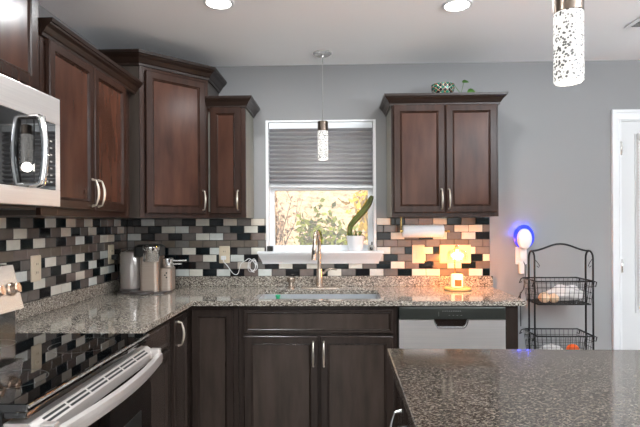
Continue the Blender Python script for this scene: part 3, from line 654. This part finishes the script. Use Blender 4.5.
# ------------------------------------------------------------------ pleated shade
ps = thing('pleated_shade', 'grey pleated window shade pulled two-thirds down over the window', 'window shade', (-.1025, .03, 1.6))
xa, xb = WX0+e+.004+.1025, WX1-e-.004+.1025
mb = MB(); mb.bbox(xa, xb, -.022, .018, .402, .444, .003); mb.box(xa, xb, -.024, -.02, .418, .422); obj('headrail', mb, 'vinyl', ps)
mb = MB(); n = 13; zt_, zb_ = .402, .012; pf = []; pb = []
for k in range(n*2+1):
    z = zt_-(zt_-zb_)*k/(n*2); pf.append((-.026 if k % 2 == 0 else .006, z))
for k in reversed(range(n*2+1)): z = zt_-(zt_-zb_)*k/(n*2); pb.append((.014 if k % 2 == 0 else -.0+.002, z))
prof = pf; tl = -.010
mb.add([(xa, y, z) for y, z in pf]+[(xb, y, z+tl*(1-(z-zb_)/(zt_-zb_))) for y, z in pf], [(i, i+1, len(pf)+i+1, len(pf)+i) for i in range(len(pf)-1)]); obj('pleats', mb, 'shade', ps)
mb = MB(); mb.add([(xa, -.02, 0), (xb, -.02, tl), (xb, .006, tl), (xa, .006, 0), (xa, -.02, .016), (xb, -.02, .016+tl), (xb, .006, .016+tl), (xa, .006, .016)], [(0, 1, 2, 3), (4, 5, 6, 7), (0, 1, 5, 4), (1, 2, 6, 5), (2, 3, 7, 6), (3, 0, 4, 7)]); obj('bottom_rail', mb, 'vinyl', ps)

# ------------------------------------------------------------------ pendants and downlights
def pendant(loc, zbot, label, energy, gl=.183):
    p = thing('pendant_light', label, 'pendant light', loc, 0, 'bubble glass pendant lights')
    z0 = zbot-loc[2]
    mb = MB(); mb.lathe([(.0, 0), (.06, 0), (.06, -.006), (.045, -.014), (.012, -.018), (.008, -.03), (0, -.03)], (0, 0, 0), 30, cap0=False, cap1=False); obj('canopy', mb, 'steel', p)
    mb = MB(); mb.tube([(0, 0, -.028), (0, 0, z0+gl+.062)], .0022, 6); obj('cord', mb, 'grey_mark', p)
    mb = MB(); mb.lathe([(.006, z0+gl+.067), (.03, z0+gl+.063), (.034, z0+gl+.059), (.034, z0+gl+.002), (.03, z0+gl-.001)], (0, 0, 0), 28); obj('cap', mb, 'nickel_cap', p)
    mb = MB(); mb.lathe([(.029, z0+gl+.003), (.0335, z0+gl), (.0335, z0+.004), (.030, z0)], (0, 0, 0), 32); obj('glass_cylinder', mb, 'bubble', p)
    l = light('pendant_bulb', 'POINT', (0, 0, z0-.03), energy, (1, .93, .84), .03); l.parent = p
    return p
M['nickel_cap'] = mat('antique_nickel', (112, 100, 90), .28, 1)
pendant((-.08, -.235, HC), 1.754, 'pendant light with a bubble glass cylinder hanging on a long cord before the window', 2.5)
pendant((.562, -2.18, HC), 1.684, 'pendant light with a bubble glass cylinder hanging over the island, nearest the viewer', 3, .166)
def downlight(x, y, label, energy):
    d = thing('recessed_light', label, 'ceiling light', (x, y, HC), 0, 'recessed ceiling lights')
    mb = MB(); n = 36; mb.lathe([(.075, 0), (.074, -.006), (.062, -.007), (.058, -.002), (.058, 0)], (0, 0, 0), n, cap0=False, cap1=False); obj('trim_ring', mb, 'white', d)
    mb = MB(); mb.lathe([(.0585, -.0035), (.0585, -.001)], (0, 0, 0), n); obj('lens', mb, 'downlight', d)
    l = light('downlight_lamp', 'AREA', (0, 0, -.012), energy, (.95, .98, 1), .11, shape='DISK'); l.parent = d
downlight(-.571, -.98, 'left of the two round recessed ceiling lights, above the sink run', 11)
downlight(.613, -.90, 'right of the two round recessed ceiling lights, nearer the island pendant', 11)
for i, (x, y) in enumerate(((-.6, -2.6), (1.7, -2.6), (-.6, -4.4), (1.6, -4.4))): downlight(x, y, ['added out-of-view recessed ceiling light above the range aisle', 'added out-of-view recessed ceiling light right of the island', 'round recessed ceiling light at the left of the room\'s rear', 'round recessed ceiling light at the right of the room\'s rear'][i], 12)  # unseen downlights, added to light the rest of the room
mb = MB(); mb.bbox(1.62, 1.92, -.75, -.58, HC-.008, HC, .003); vt = obj('ceiling_vent', mb, 'ceiling', None, None, 'white louvred ceiling vent at the top right edge', 'vent')
mb = MB()
for k in range(8): mb.box(1.645, 1.895, -.735+k*.018, -.727+k*.018, HC-.010, HC-.0075)
obj('slats', mb, 'dw_strip', vt)

# ------------------------------------------------------------------ outlets and switches
def outlet(name, label, loc, rz, cat, w_=.075, h_=.118, kind='outlet', mt='ivory', gangs=1):
    o = thing(name, label, cat, loc, rz)
    mb = MB(); mb.rings([rr(-w_/2, w_/2, -h_/2, h_/2, 0, .005), rr(-w_/2, w_/2, -h_/2, h_/2, .003, .005), rr(-w_/2+.004, w_/2-.004, -h_/2+.004, h_/2-.004, .006, .005)], smooth=False)
    mb.v = [(x, -z, y) for x, y, z in mb.v]; obj('cover_plate', mb, mt, o)
    for g in range(gangs):
        gx = (g-(gangs-1)/2)*.046
        if kind == 'outlet':
            for s_ in (-1, 1):
                mb = MB(); mb.lathe([(.0165, 0), (.0165, .0085)], (0, 0, 0), 20); mb.v = [(gx+x, -z, y*.85+s_*.0205) for x, y, z in mb.v]; rc = obj('receptacle', mb, mt, o)
                mb = MB(); mb.box(gx-.007, gx-.0045, -.009, -.0084, s_*.0205-.004, s_*.0205+.006); mb.box(gx+.0045, gx+.007, -.009, -.0084, s_*.0205-.004, s_*.0205+.006); obj('slots', mb, 'bplastic', rc)
        else:
            mb = MB(); mb.bbox(gx-.016, gx+.016, -.0095, -.004, -.034, .034, .002); obj('rocker_switch', mb, mt, o)
    return o
outlet('wall_outlet', 'ivory wall outlet left of the window with a white cord plugged in', (-.771, -.0065, 1.134), 0, 'wall outlet')
outlet('rocker_switch_plate', 'single ivory switch plate under the paper towel holder', (.562, -.0065, 1.133), 0, 'switch plate', .083, .125, 'switch')
outlet('triple_switch_plate', 'wide ivory multi-switch plate lit by the candle warmer', (.812, -.0065, 1.133), 0, 'switch plate', .21, .125, 'switch', gangs=4)
outlet('wall_outlet', 'ivory wall outlet on the left wall nearest the range', (XL+.0065, -1.05, 1.137), PI/2, 'wall outlet', .078, .126)
outlet('wall_outlet', 'ivory wall outlet in the corner behind the coffee maker', (XL+.0065, -.255, 1.155), PI/2, 'wall outlet', .078, .122)
o = outlet('wall_outlet', 'white wall outlet on grey wall right of the counter, below the blue night light', (1.257, 0, 1.12), 0, 'wall outlet', .075, .118, mt='wplastic')
# white charger + cord beside window
mb = MB(); mb.bbox(-.79, -.757, -.04, -.0152, 1.10, 1.126, .004); ch = obj('cord_plug', mb, 'wplastic', None, None, 'white plug with a looping white cord bundled left of the window sill', 'cord')
pts = [(-.772, -.035, 1.1), (-.768, -.04, 1.085), (-.745, -.038, 1.06), (-.725, -.035, 1.03), (-.705, -.034, 1.005), (-.685, -.034, .998), (-.67, -.034, 1.01), (-.662, -.034, 1.04), (-.65, -.035, 1.075), (-.62, -.034, 1.093), (-.59, -.032, 1.107)]
for k in range(40):
    a_ = k*.62; pts.append((-.572+.026*math.cos(a_)+.008*math.sin(k*.4), -.034-.006*math.sin(k*1.3), 1.065+(.038+.006*math.sin(k))*math.sin(a_)-.0003*k))
from mathutils import geometry
sm = [Vector(p) for p in pts]; fine = []
for i in range(len(sm)-1):
    p0 = sm[max(i-1, 0)]; p1 = sm[i]; p2 = sm[i+1]; p3 = sm[min(i+2, len(sm)-1)]
    for k in range(3):
        u = k/3; fine.append(.5*((2*p1)+(-p0+p2)*u+(2*p0-5*p1+4*p2-p3)*u*u+(-p0+3*p1-3*p2+p3)*u**3))
mb = MB(); mb.tube(fine, .0024, 6); obj('cord', mb, 'wplastic', ch)
# black plug in the corner outlet
mb = MB(); mb.bbox(XL+.0155, XL+.05, -.272, -.238, 1.12, 1.152, .006); mb.tube([(XL+.04, -.25, 1.122), (XL+.045, -.24, 1.05), (XL+.05, -.225, .96), (XL+.06, -.2, .918)], .0035, 6)
obj('appliance_plug', mb, 'bplastic', None, None, 'black plug and cord in the corner outlet behind the coffee maker', 'plug')

# blue night light (plug-in)
nl = thing('night_light', 'white oval plug-in night light glowing blue on the grey wall', 'night light', (1.262, -.012, 1.235))
mb = MB(); mb.rings([[(x*.96*s_, y, z*s_) for x, y, z in [(.049*math.cos(2*PI*k/28), -d_, .069*math.sin(2*PI*k/28)) for k in range(28)]] for s_, d_ in ((.92, .02), (1, .028), (1, .045), (.93, .055), (.75, .061), (.4, .064))]); obj('body', mb, 'wplastic', nl)
mb = MB(); mb.rings([[(.070*s_*math.cos(2*PI*k/28), -d_, .012+.082*s_*math.sin(2*PI*k/28)) for k in range(28)] for s_, d_ in ((.6, -.010), (.94, -.009), (1, -.004), (.92, .002), (.6, .02))]); obj('wall_halo_disc', mb, 'blue_halo', nl).location.x = .012  # glowing disc stands in for the blue halo cast on the wall
mb = MB(); mb.bbox(-.022, .022, -.02, .002, -.14, -.05, .004); obj('plug_base', mb, 'wplastic', nl)
for dx, dz in ((-.045, .02), (.045, .02), (-.03, -.045+.09), (.03, .045)):
    pass
for a_ in (20, 65, 115, 160):
    l = light('night_led', 'POINT', (.068*math.cos(math.radians(a_)), -.008, .012+.084*math.sin(math.radians(a_))), .12, (.02, .05, 1), .008); l.parent = nl
mb = MB(); mb.bbox(1.236, 1.266, -.036, -.010, 1.0, 1.078, .004)
wp = obj('charger_block', mb, 'wplastic', None, None, 'small white power block below the night light', 'charger')
mb = MB(); mb.tube([(1.262, -.03, 1.08), (1.27, -.05, 1.05), (1.262, -.06, .98), (1.25, -.06, .9), (1.225, -.06, .86), (1.2, -.06, .81), (1.192, -.06, .785), (1.205, -.06, .78), (1.222, -.06, .83), (1.23, -.06, .88), (1.232, -.05, .8), (1.235, -.05, .65)], .0032, 6); obj('cord', mb, 'bplastic', wp)

# ------------------------------------------------------------------ wire rack
rk = thing('wire_rack', 'black wire storage rack with arched top against the grey wall', 'rack', (1.415, -.235, 0))
xh = .179
for s_ in (-1, 1):
    mb = MB(); pts = [(s_*xh, -.045, .0), (s_*xh, -.045, 1.12)]+[(s_*xh, -.045*math.cos(PI*k/8), 1.12+.045*math.sin(PI*k/8)) for k in range(1, 8)]+[(s_*xh, .045, 1.12), (s_*xh, .045, 0)]
    mb.tube(pts, .0058, 8); obj('post', mb, 'wire', rk)
mb = MB(); mb.tube([(-xh, 0, 1.165)]+[(-xh+2*xh*k/16, 0, 1.165+.044*(.5-.5*math.cos(2*PI*k/16))) for k in range(1, 16)]+[(xh, 0, 1.165)], .006, 8); obj('top_arch', mb, 'wire', rk)
for s_ in (-1, 1):
    mb = MB(); mb.tube([(s_*xh, -.04, 1.12), (s_*(xh-.022), -.045, 1.09), (s_*(xh-.03), -.048, 1.075), (s_*(xh-.022), -.048, 1.065), (s_*(xh-.012), -.048, 1.075)], .0022, 6); obj('hook', mb, 'wire', rk)
def basket(z0, z1):
    mb = MB(); bx0, bx1, by0, by1 = -xh-.004, xh-.014, -.088, .13
    ins = .015
    top = [(bx0, by0), (bx1, by0), (bx1, by1), (bx0, by1)]; bot = [(bx0+ins, by0+ins), (bx1-ins, by0+ins), (bx1-ins, by1-ins), (bx0+ins, by1-ins)]
    for i in range(4):
        a_, b2 = top[i], top[(i+1) % 4]; mb.tube([(*a_, z1), (*b2, z1)], .0045, 6); a_, b2 = bot[i], bot[(i+1) % 4]; mb.tube([(*a_, z0), (*b2, z0)], .004, 6)
        for q in range(1, 4):
            u = q/4; A_ = [top[i][k]+(bot[i][k]-top[i][k])*u for k in (0, 1)]; B_ = [top[(i+1) % 4][k]+(bot[(i+1) % 4][k]-top[(i+1) % 4][k])*u for k in (0, 1)]
            mb.tube([(*A_, z1+(z0-z1)*u), (*B_, z1+(z0-z1)*u)], .0015, 5)
        nn = 12 if i % 2 == 0 else 8
        for q in range(nn+1):
            u = q/nn; A_ = [top[i][k]+(top[(i+1) % 4][k]-top[i][k])*u for k in (0, 1)]; B_ = [bot[i][k]+(bot[(i+1) % 4][k]-bot[i][k])*u for k in (0, 1)]
            mb.tube([(*A_, z1), (*B_, z0)], .0015, 5)
    for q in range(1, 12): x = bx0+ins+(bx1-bx0-2*ins)*q/12; mb.tube([(x, by0+ins, z0), (x, by1-ins, z0)], .0015, 5)
    for q in range(1, 8): y = by0+ins+(by1-by0-2*ins)*q/8; mb.tube([(bx0+ins, y, z0), (bx1-ins, y, z0)], .0015, 5)
    bk = obj('basket', mb, 'wire', rk)
    for s_ in (-1, 1):
        for yy in (by0+.005, by1-.005):
            q = MB(); xx = bx0 if s_ < 0 else bx1; q.tube([(xx, yy, z1), (xx+s_*.016, yy, z1-.005), (xx+s_*.020, yy+.02, z1-.035), (xx+s_*.004, yy+.02, z1-.028)], .003, 6); obj('side_hook', q, 'wire', bk)
basket(.838, .982); basket(.50, .645); basket(.16, .31)
# bag and produce
def blob(name, c, s, m_, label, cat, seed=0, n=20, amp=.12, z0=0):
    rnd = random.Random(seed); ph = [rnd.random()*6 for _ in range(8)]
    mb = MB(); R = []
    for i in range(1, 14):
        th = PI*i/14; ring = []
        for k in range(n):
            a_ = 2*PI*k/n; r_ = 1+amp*(math.sin(3*a_+ph[0]+2*th)*.5+math.sin(5*a_+ph[1]-3*th)*.35+math.sin(7*th+ph[2]+2*a_)*.25)
            ring.append((c[0]+s[0]*r_*math.sin(th)*math.cos(a_), c[1]+s[1]*r_*math.sin(th)*math.sin(a_), c[2]+max(-s[2]*.93, -s[2]*math.cos(th)*r_)))
        R.append(ring)
    mb.rings(R); return obj(name, mb, m_, None, None, label, cat)
blob('plastic_bag', (1.465, -.2, .893), (.105, .06, .048), 'bag', 'crumpled white plastic bag in the upper basket of the wire rack', 'bag', 3, 26, .22)
blob('round_onion', (1.298, -.27, .875), (.033, .033, .033), 'onion', 'peach-coloured onion at the left of the upper rack basket', 'onion', 1, 18, .03)
blob('round_onion', (1.355, -.275, .872), (.03, .027, .030), 'onion', 'smaller peach-coloured onion beside the bag in the upper basket', 'onion', 2, 18, .03)
blob('orange_fruit', (1.475, -.268, .545), (.040, .040, .040), 'orange', 'orange lying in the lower basket of the wire rack', 'orange', 4, 20, .015)
blob('bread_bag', (1.36, -.22, .535), (.07, .06, .034), 'bag', 'small clear bag lying in the lower rack basket beside the orange', 'bag', 6, 24, .2)

# ------------------------------------------------------------------ paper towel
pt = thing('paper_towel_holder', 'brass paper towel holder hanging under the right wall cabinet', 'paper towel holder', (.43, -.17, 1.41))
mb = MB(); mb.bbox(-.014, .014, -.012, .012, -.014, -.007, .002); mb.tube([(-.005, 0, -.014), (-.005, 0, -.115)], .0045, 8); mb.tube([(-.012, 0, -.115), (.002, 0, -.115)], .012, 14); mb.tube([(.0, 0, -.115), (.30, 0, -.118)], .0055, 8)
obj('bracket', mb, 'brass', pt)
mb = MB(); mb.ball((.302, 0, -.118), .009); obj('end_knob', mb, 'brass', pt)
mb = MB(); pts = [[(.0, 0, 0)]]; n = 28
mb.rings([[(x, 0.041*s_*math.cos(2*PI*k/n), .041*s_*math.sin(2*PI*k/n)) for k in range(n)] for x, s_ in ((-.0, .3), (-.0, .97), (.002, 1), (.258, 1), (.26, .97), (.26, .3))], False, False)
o = obj('paper_towel_roll', mb, 'paper', None, None, 'white paper towel roll on the brass holder under the right cabinet', 'paper towel roll'); o.location = (.436, -.17, 1.293)

# ------------------------------------------------------------------ candle warmer and candle
cw = thing('candle_warmer_lamp', 'glowing candle warmer lamp with round wooden base on the counter', 'lamp', (.778, -.20, ZC))
mb = MB(); mb.lathe([(.08, 0), (.086, .004), (.086, .014), (.08, .018)], (0, 0, 0), 36); obj('base', mb, 'bamboo', cw)
mb = MB(); mb.tube([(.0, .065, .016), (0, .066, .2), (0, .062, .25), (0, .045, .278), (0, .018, .285), (0, 0, .282), (0, 0, .265)], .0035, 8); obj('stem', mb, 'brass', cw)
mb = MB(); mb.lathe([(.008, .285), (.012, .268), (.03, .262), (.055, .25), (.066, .225), (.068, .19)], (0, 0, 0), 30, cap0=False, cap1=False); obj('lamp_shade', mb, 'clear', cw)
mb = MB(); mb.ball((0, 0, .222), .022, sx=2.0, sy=1.6, sz=1); mb.lathe([(.012, .24), (.012, .262)], (0, 0, 0), 16); obj('bulb', mb, 'bulb', cw)  # bulb widened so its shape takes in the glare
l = light('warmer_bulb', 'POINT', (0, 0, .222), 14, (1, .28, .035), .03); l.parent = cw
l.location = (0, -.0, .186)
cj = thing('jar_candle', 'glass jar candle with an orange label standing on the warmer base', 'candle', (.776, -.20, ZC+.019))
mb = MB(); mb.lathe([(.033, 0), (.037, .004), (.037, .078), (.035, .082)], (0, 0, 0), 28); obj('jar', mb, 'wax', cj)
mb = MB(); R = [[(.0376*math.sin(a_), -.0376*math.cos(a_), z) for a_ in [math.radians(-35+70*k/10) for k in range(11)]] for z in (.008, .05)]
mb.add(R[0]+R[1], [(k, k+1, 12+k, 11+k) for k in range(10)], True); obj('label_sticker', mb, 'amber', cj)

# ------------------------------------------------------------------ coffee maker
cm = thing('coffee_maker', 'rose-steel pod coffee maker with water tank and milk frother in the counter corner', 'coffee maker', (-1.20, -.26, ZC), math.radians(6))
mb = MB(); mb.rings([rr(-.175, .13, -.12, .1, 0, .04), rr(-.175, .13, -.12, .1, .012, .04)]); mb.lathe([(.07, 0), (.075, .004), (.075, .016), (.065, .02)], (-.02, -.1, .0), 28); obj('base', mb, 'smoked_band', cm)
mb = MB(); mb.rings([rr(-.035, .077, -.1, .095, .012, .02), rr(-.035, .077, -.1, .095, .225, .02), rr(-.03, .072, -.085, .09, .232, .02)], smooth=False); obj('body', mb, 'coffee', cm)
mb = MB(); mb.rings([rr(.075, .15, -.06, .08, .012, .02), rr(.075, .15, -.06, .08, .15, .02), rr(.08, .145, -.055, .075, .156, .02)], smooth=False); fb = obj('frother_base', mb, 'coffee', cm)
for (bx, bz) in ((.112, .11), (.122, .124), (.122, .096)):
    q = MB(); q.lathe([(.005, 0), (.005, .003)], (0, 0, 0), 12); q.v = [(bx+x, -.0605-z, bz+y) for x, y, z in q.v]; obj('button', q, 'bplastic', fb)
mb = MB(); mb.lathe([(.073, .012), (.075, .02), (.075, .245), (.068, .26), (.045, .268), (.02, .272)], (-.104, -.01, 0), 30); tk = obj('water_tank', mb, 'tank', cm)
mb = MB(); mb.lathe([(.0765, .012), (.0765, .03)], (-.104, -.01, 0), 30, cap0=False, cap1=False); obj('tank_band', mb, 'smoked_band', tk)
mb = MB(); mb.rings([rr(-.075, .085, -.1, .09, .232, .03), rr(-.075, .085, -.1, .09, .29, .03), rr(-.06, .07, -.085, .08, .302, .03)]); obj('head', mb, 'bplastic', cm)
mb = MB(); mb.lathe([(.046, .2), (.05, .206), (.05, .262), (.053, .268), (.053, .292), (.046, .3), (.02, .305)], (.034, -.09, 0), 30); obj('brew_head', mb, 'chrome', cm)
mb = MB(); mb.lathe([(.034, .156), (.036, .16), (.036, .212), (.03, .218)], (.117, .0, 0), 24); fr_ = obj('frother_jug', mb, 'chrome', cm)
mb = MB(); mb.bbox(.145, .235, -.008, .008, .192, .202, .003); mb.bbox(.145, .205, -.008, .008, .172, .18, .003); obj('jug_handle', mb, 'steel', fr_)

# ------------------------------------------------------------------ sill objects
mb = MB(); mb.bbox(-.02, .02, -.02, .02, 0, .036, .004); o = obj('votive_cube', mb, 'bplastic', None, None, 'small dark glass cube on the left end of the window sill', 'candle cube'); o.location = (-.452, -.015, 1.157)
mb = MB(); mb.lathe([(.016, .006), (.016, .034)], (0, 0, 0), 16); mb2 = obj('wax_fill', mb, 'smoked_band', o); mb2.location = (0, 0, 0)
pp = thing('cactus_pot', 'white ceramic flower pot on the right end of the window sill', 'flower pot', (.134, -.0, 1.157))
mb = MB(); mb.lathe([(.044, 0), (.049, .003), (.063, .095), (.066, .104), (.060, .104), (.056, .085)], (0, 0, 0), 32, cap1=False); obj('pot', mb, 'ceramic', pp)
mb = MB(); mb.lathe([(.0565, .082), (.0565, .093)], (0, 0, 0), 24); obj('soil', mb, 'soil', pp)
mb = MB(); pth = [(-.034, 0, .085), (-.038, 0, .125), (-.034, 0, .165), (-.01, -.004, .2), (.026, -.008, .24), (.062, -.012, .28), (.09, -.016, .32), (.108, -.018, .36), (.116, -.018, .378)]
rad = [.013, .014, .016, .018, .019, .0195, .018, .0145, .006]
# ribbed stem: star section
pv = [Vector(p) for p in pth]; fine = []; fr2 = []
for i in range(len(pv)-1):
    p0 = pv[max(i-1, 0)]; p1 = pv[i]; p2 = pv[i+1]; p3 = pv[min(i+2, len(pv)-1)]
    for k in range(4):
        u = k/4; fine.append(.5*((2*p1)+(-p0+p2)*u+(2*p0-5*p1+4*p2-p3)*u*u+(-p0+3*p1-3*p2+p3)*u**3)); fr2.append(rad[i]+(rad[i+1]-rad[i])*u)
R = []
for i, p in enumerate(fine):
    t_ = (fine[min(i+1, len(fine)-1)]-fine[max(i-1, 0)]).normalized(); a_ = t_.cross(Vector((0, 1, 0))).normalized(); b2 = a_.cross(t_)
    R.append([tuple(p+(a_*math.cos(2*PI*k/24)+b2*math.sin(2*PI*k/24))*fr2[i]*(1+.13*math.cos(6*2*PI*k/24))) for k in range(24)])
mb.rings(R); obj('cactus_stem', mb, 'cactus', pp)
for (x, y, h, tx) in ((-.008, -.012, .05, .3), (.01, .005, .055, -.2), (-.026, .012, .026, .5), (.018, -.01, .045, .6), (-.004, -.022, .02, 0), (-.03, -.02, .045, -.3)):
    mb = MB(); mb.tube([(x, y, .085), (x+h*tx*.5, y, .085+h*.6), (x+h*tx, y, .085+h)], .006, 7, rad=[.005, .007, .003]); obj('offshoot', mb, 'cactus', pp)
tk2 = thing('glass_trinket', 'small clear glass trinket at the right end of the window sill, beside the pot', 'trinket', (.243, -.005, 1.157))
mb = MB(); mb.lathe([(.02, 0), (.026, .008), (.028, .02), (.022, .034), (.01, .04)], (0, 0, 0), 18); obj('bowl', mb, 'clear', tk2)
mb = MB(); mb.ball((0, 0, .014), .012); mb.lathe([(.005, .04), (.005, .058), (.003, .062)], (.004, 0, 0), 10); obj('stopper', mb, 'bplastic', tk2)

# ------------------------------------------------------------------ bowl with vine on the right cabinet
bw = thing('patterned_planter', 'small colourful patterned bowl on top of the right wall cabinet', 'planter', (.69, -.21, ZB+Ht+.0545))
mb = MB(); mb.lathe([(.045, 0), (.05, .004), (.066, .03), (.073, .06), (.073, .084), (.068, .086), (.065, .065), (.05, .03)], (0, 0, 0), 36); obj('bowl', mb, 'bowl', bw)
mb = MB(); mb.lathe([(.062, .05), (.063, .056), (.03, .066), (.01, .068)], (0, 0, 0), 24); obj('soil', mb, 'soil', bw)
def leafmesh(mb, c, d, up, L_, W_):
    c, d, up = Vector(c), Vector(d).normalized(), Vector(up).normalized(); s_ = d.cross(up).normalized(); pr = [(0, .05), (.12, .75), (.35, 1), (.6, .85), (.82, .5), (1, .03)]
    vs = []
    for t_, w_ in pr: q = c+d*(L_*t_)-up*(.25*L_*t_*t_); vs += [q-s_*w_*W_/2+up*.15*W_*w_, q, q+s_*w_*W_/2+up*.15*W_*w_]
    fs = []
    for i in range(len(pr)-1): fs += [(3*i, 3*i+1, 3*i+4, 3*i+3), (3*i+1, 3*i+2, 3*i+5, 3*i+4)]
    mb.add(vs, fs, True)
mb = MB(); mb.tube([(.04, -.02, .06), (.068, -.03, .072), (.085, -.035, .045), (.1, -.04, .022), (.13, -.04, .02), (.15, -.04, .022)], .0022, 6); mb.tube([(.105, -.04, .022), (.112, -.042, .045), (.118, -.044, .07), (.12, -.046, .088)], .0016, 6); vn = obj('vine', mb, 'leaf', bw)
for (c, d, L_, W_, up) in (((.142, -.045, .026), (1, -.15, -.05), .06, .05, (0, -1, .45)), ((.11, -.046, .09), (1, -.2, .1), .045, .03, (0, -.8, .6))):
    mb = MB(); leafmesh(mb, c, d, up, L_, W_); q = obj('leaf', mb, 'leaf', vn); 
    sdf = q.modifiers.new('thick', 'SOLIDIFY'); sdf.thickness = .001
for (c, d) in (((-.02, 0, .062), (-.6, -.4, .6)), ((.0, -.02, .062), (.3, -.5, .7)), ((.03, .01, .062), (.7, .2, .5))):
    mb = MB(); leafmesh(mb, c, d, (0, 0, 1), .035, .026); q = obj('leaf', mb, 'leaf', bw); q.modifiers.new('thick', 'SOLIDIFY').thickness = .001

# ------------------------------------------------------------------ garden
mb = MB(); n = 24; G = [(-14+28*i/n, 0) for i in range(n+1)]; ys = [.15, 2, 4, 5.5, 7, 8.5, 10, 12, 15, 20]; zs_ = [-.35, -.3, -.05, .35, .9, 1.6, 2.5, 4, 6.5, 10]
vs = [(x+.0, y, z+.12*math.sin(x*.9+y)) for y, z in zip(ys, zs_) for x, _ in G]
mb.add(vs, [(j*(n+1)+i, j*(n+1)+i+1, (j+1)*(n+1)+i+1, (j+1)*(n+1)+i) for j in range(len(ys)-1) for i in range(n)], True)
struct('ground', mb, 'litter')
def shrub(name, label, c, rx, rz, n, mt, seed, leaf=.05, cat='shrub', bare=False):
    rnd = random.Random(seed); o = thing(name, label, cat, c)
    mb = MB(); ends = []
    for k in range(16):
        a_ = rnd.random()*2*PI; r_ = rnd.uniform(.3, .95)*rx; hz = rnd.uniform(.5, 1)*rz
        p0 = Vector((rnd.uniform(-.04, .04), rnd.uniform(-.04, .04), -.15)); p2 = Vector((r_*math.cos(a_), r_*math.sin(a_), hz)); p1 = p0.lerp(p2, .5)+Vector((0, 0, .15*rz))
        mb.tube([p0, p1, p2], .01, 5, rad=[.016, .01, .004])
        for q in range(5):
            s0 = p1.lerp(p2, rnd.random()); e0 = s0+Vector((rnd.gauss(0, .18)*rx, rnd.gauss(0, .18)*rx, rnd.uniform(0, .3)*rz)); mb.tube([s0, e0], .004, 4, rad=[.005, .002]); ends += [e0, s0.lerp(e0, .5)]
        ends += [p2, p1]
    obj('stems', mb, 'bark', o)
    mb = MB()
    for k in range(n):
        b0 = ends[rnd.randrange(len(ends))]; q = b0+Vector((rnd.gauss(0, .11)*rx, rnd.gauss(0, .11)*rx, rnd.gauss(0, .1)*rz)); d_ = Vector((rnd.gauss(0, 1), rnd.gauss(0, 1), rnd.gauss(0, 1))).normalized(); s_ = d_.cross(Vector((rnd.gauss(0, 1), rnd.gauss(0, 1), rnd.gauss(0, 1)))).normalized(); l_ = leaf*rnd.uniform(.6, 1.3)
        mb.add([q, q+d_*l_*.5+s_*l_*.28, q+d_*l_, q+d_*l_*.5-s_*l_*.28], [(0, 1, 2, 3)])
    obj('foliage', mb, mt, o)
shrub('green_shrub', 'olive-green leafy shrub outside the middle of the window', (-.14, 3.0, .3), .36, .95, 900, 'garden_green', 11, .1)
shrub('yellow_shrub', 'yellow-leaved bush outside at the right of the window', (.7, 3.9, .4), .6, 1.6, 1000, 'garden_yellow', 12, .11)
shrub('bare_shrub', 'mostly bare twiggy shrub outside at the left of the window', (-.95, 3.7, .3), .6, 1.4, 450, 'garden_dry', 13, .08)
shrub('low_green_shrub', 'low green shrub outside beside the taller olive one', (.2, 2.35, .2), .26, .95, 420, 'garden_green', 14, .09)
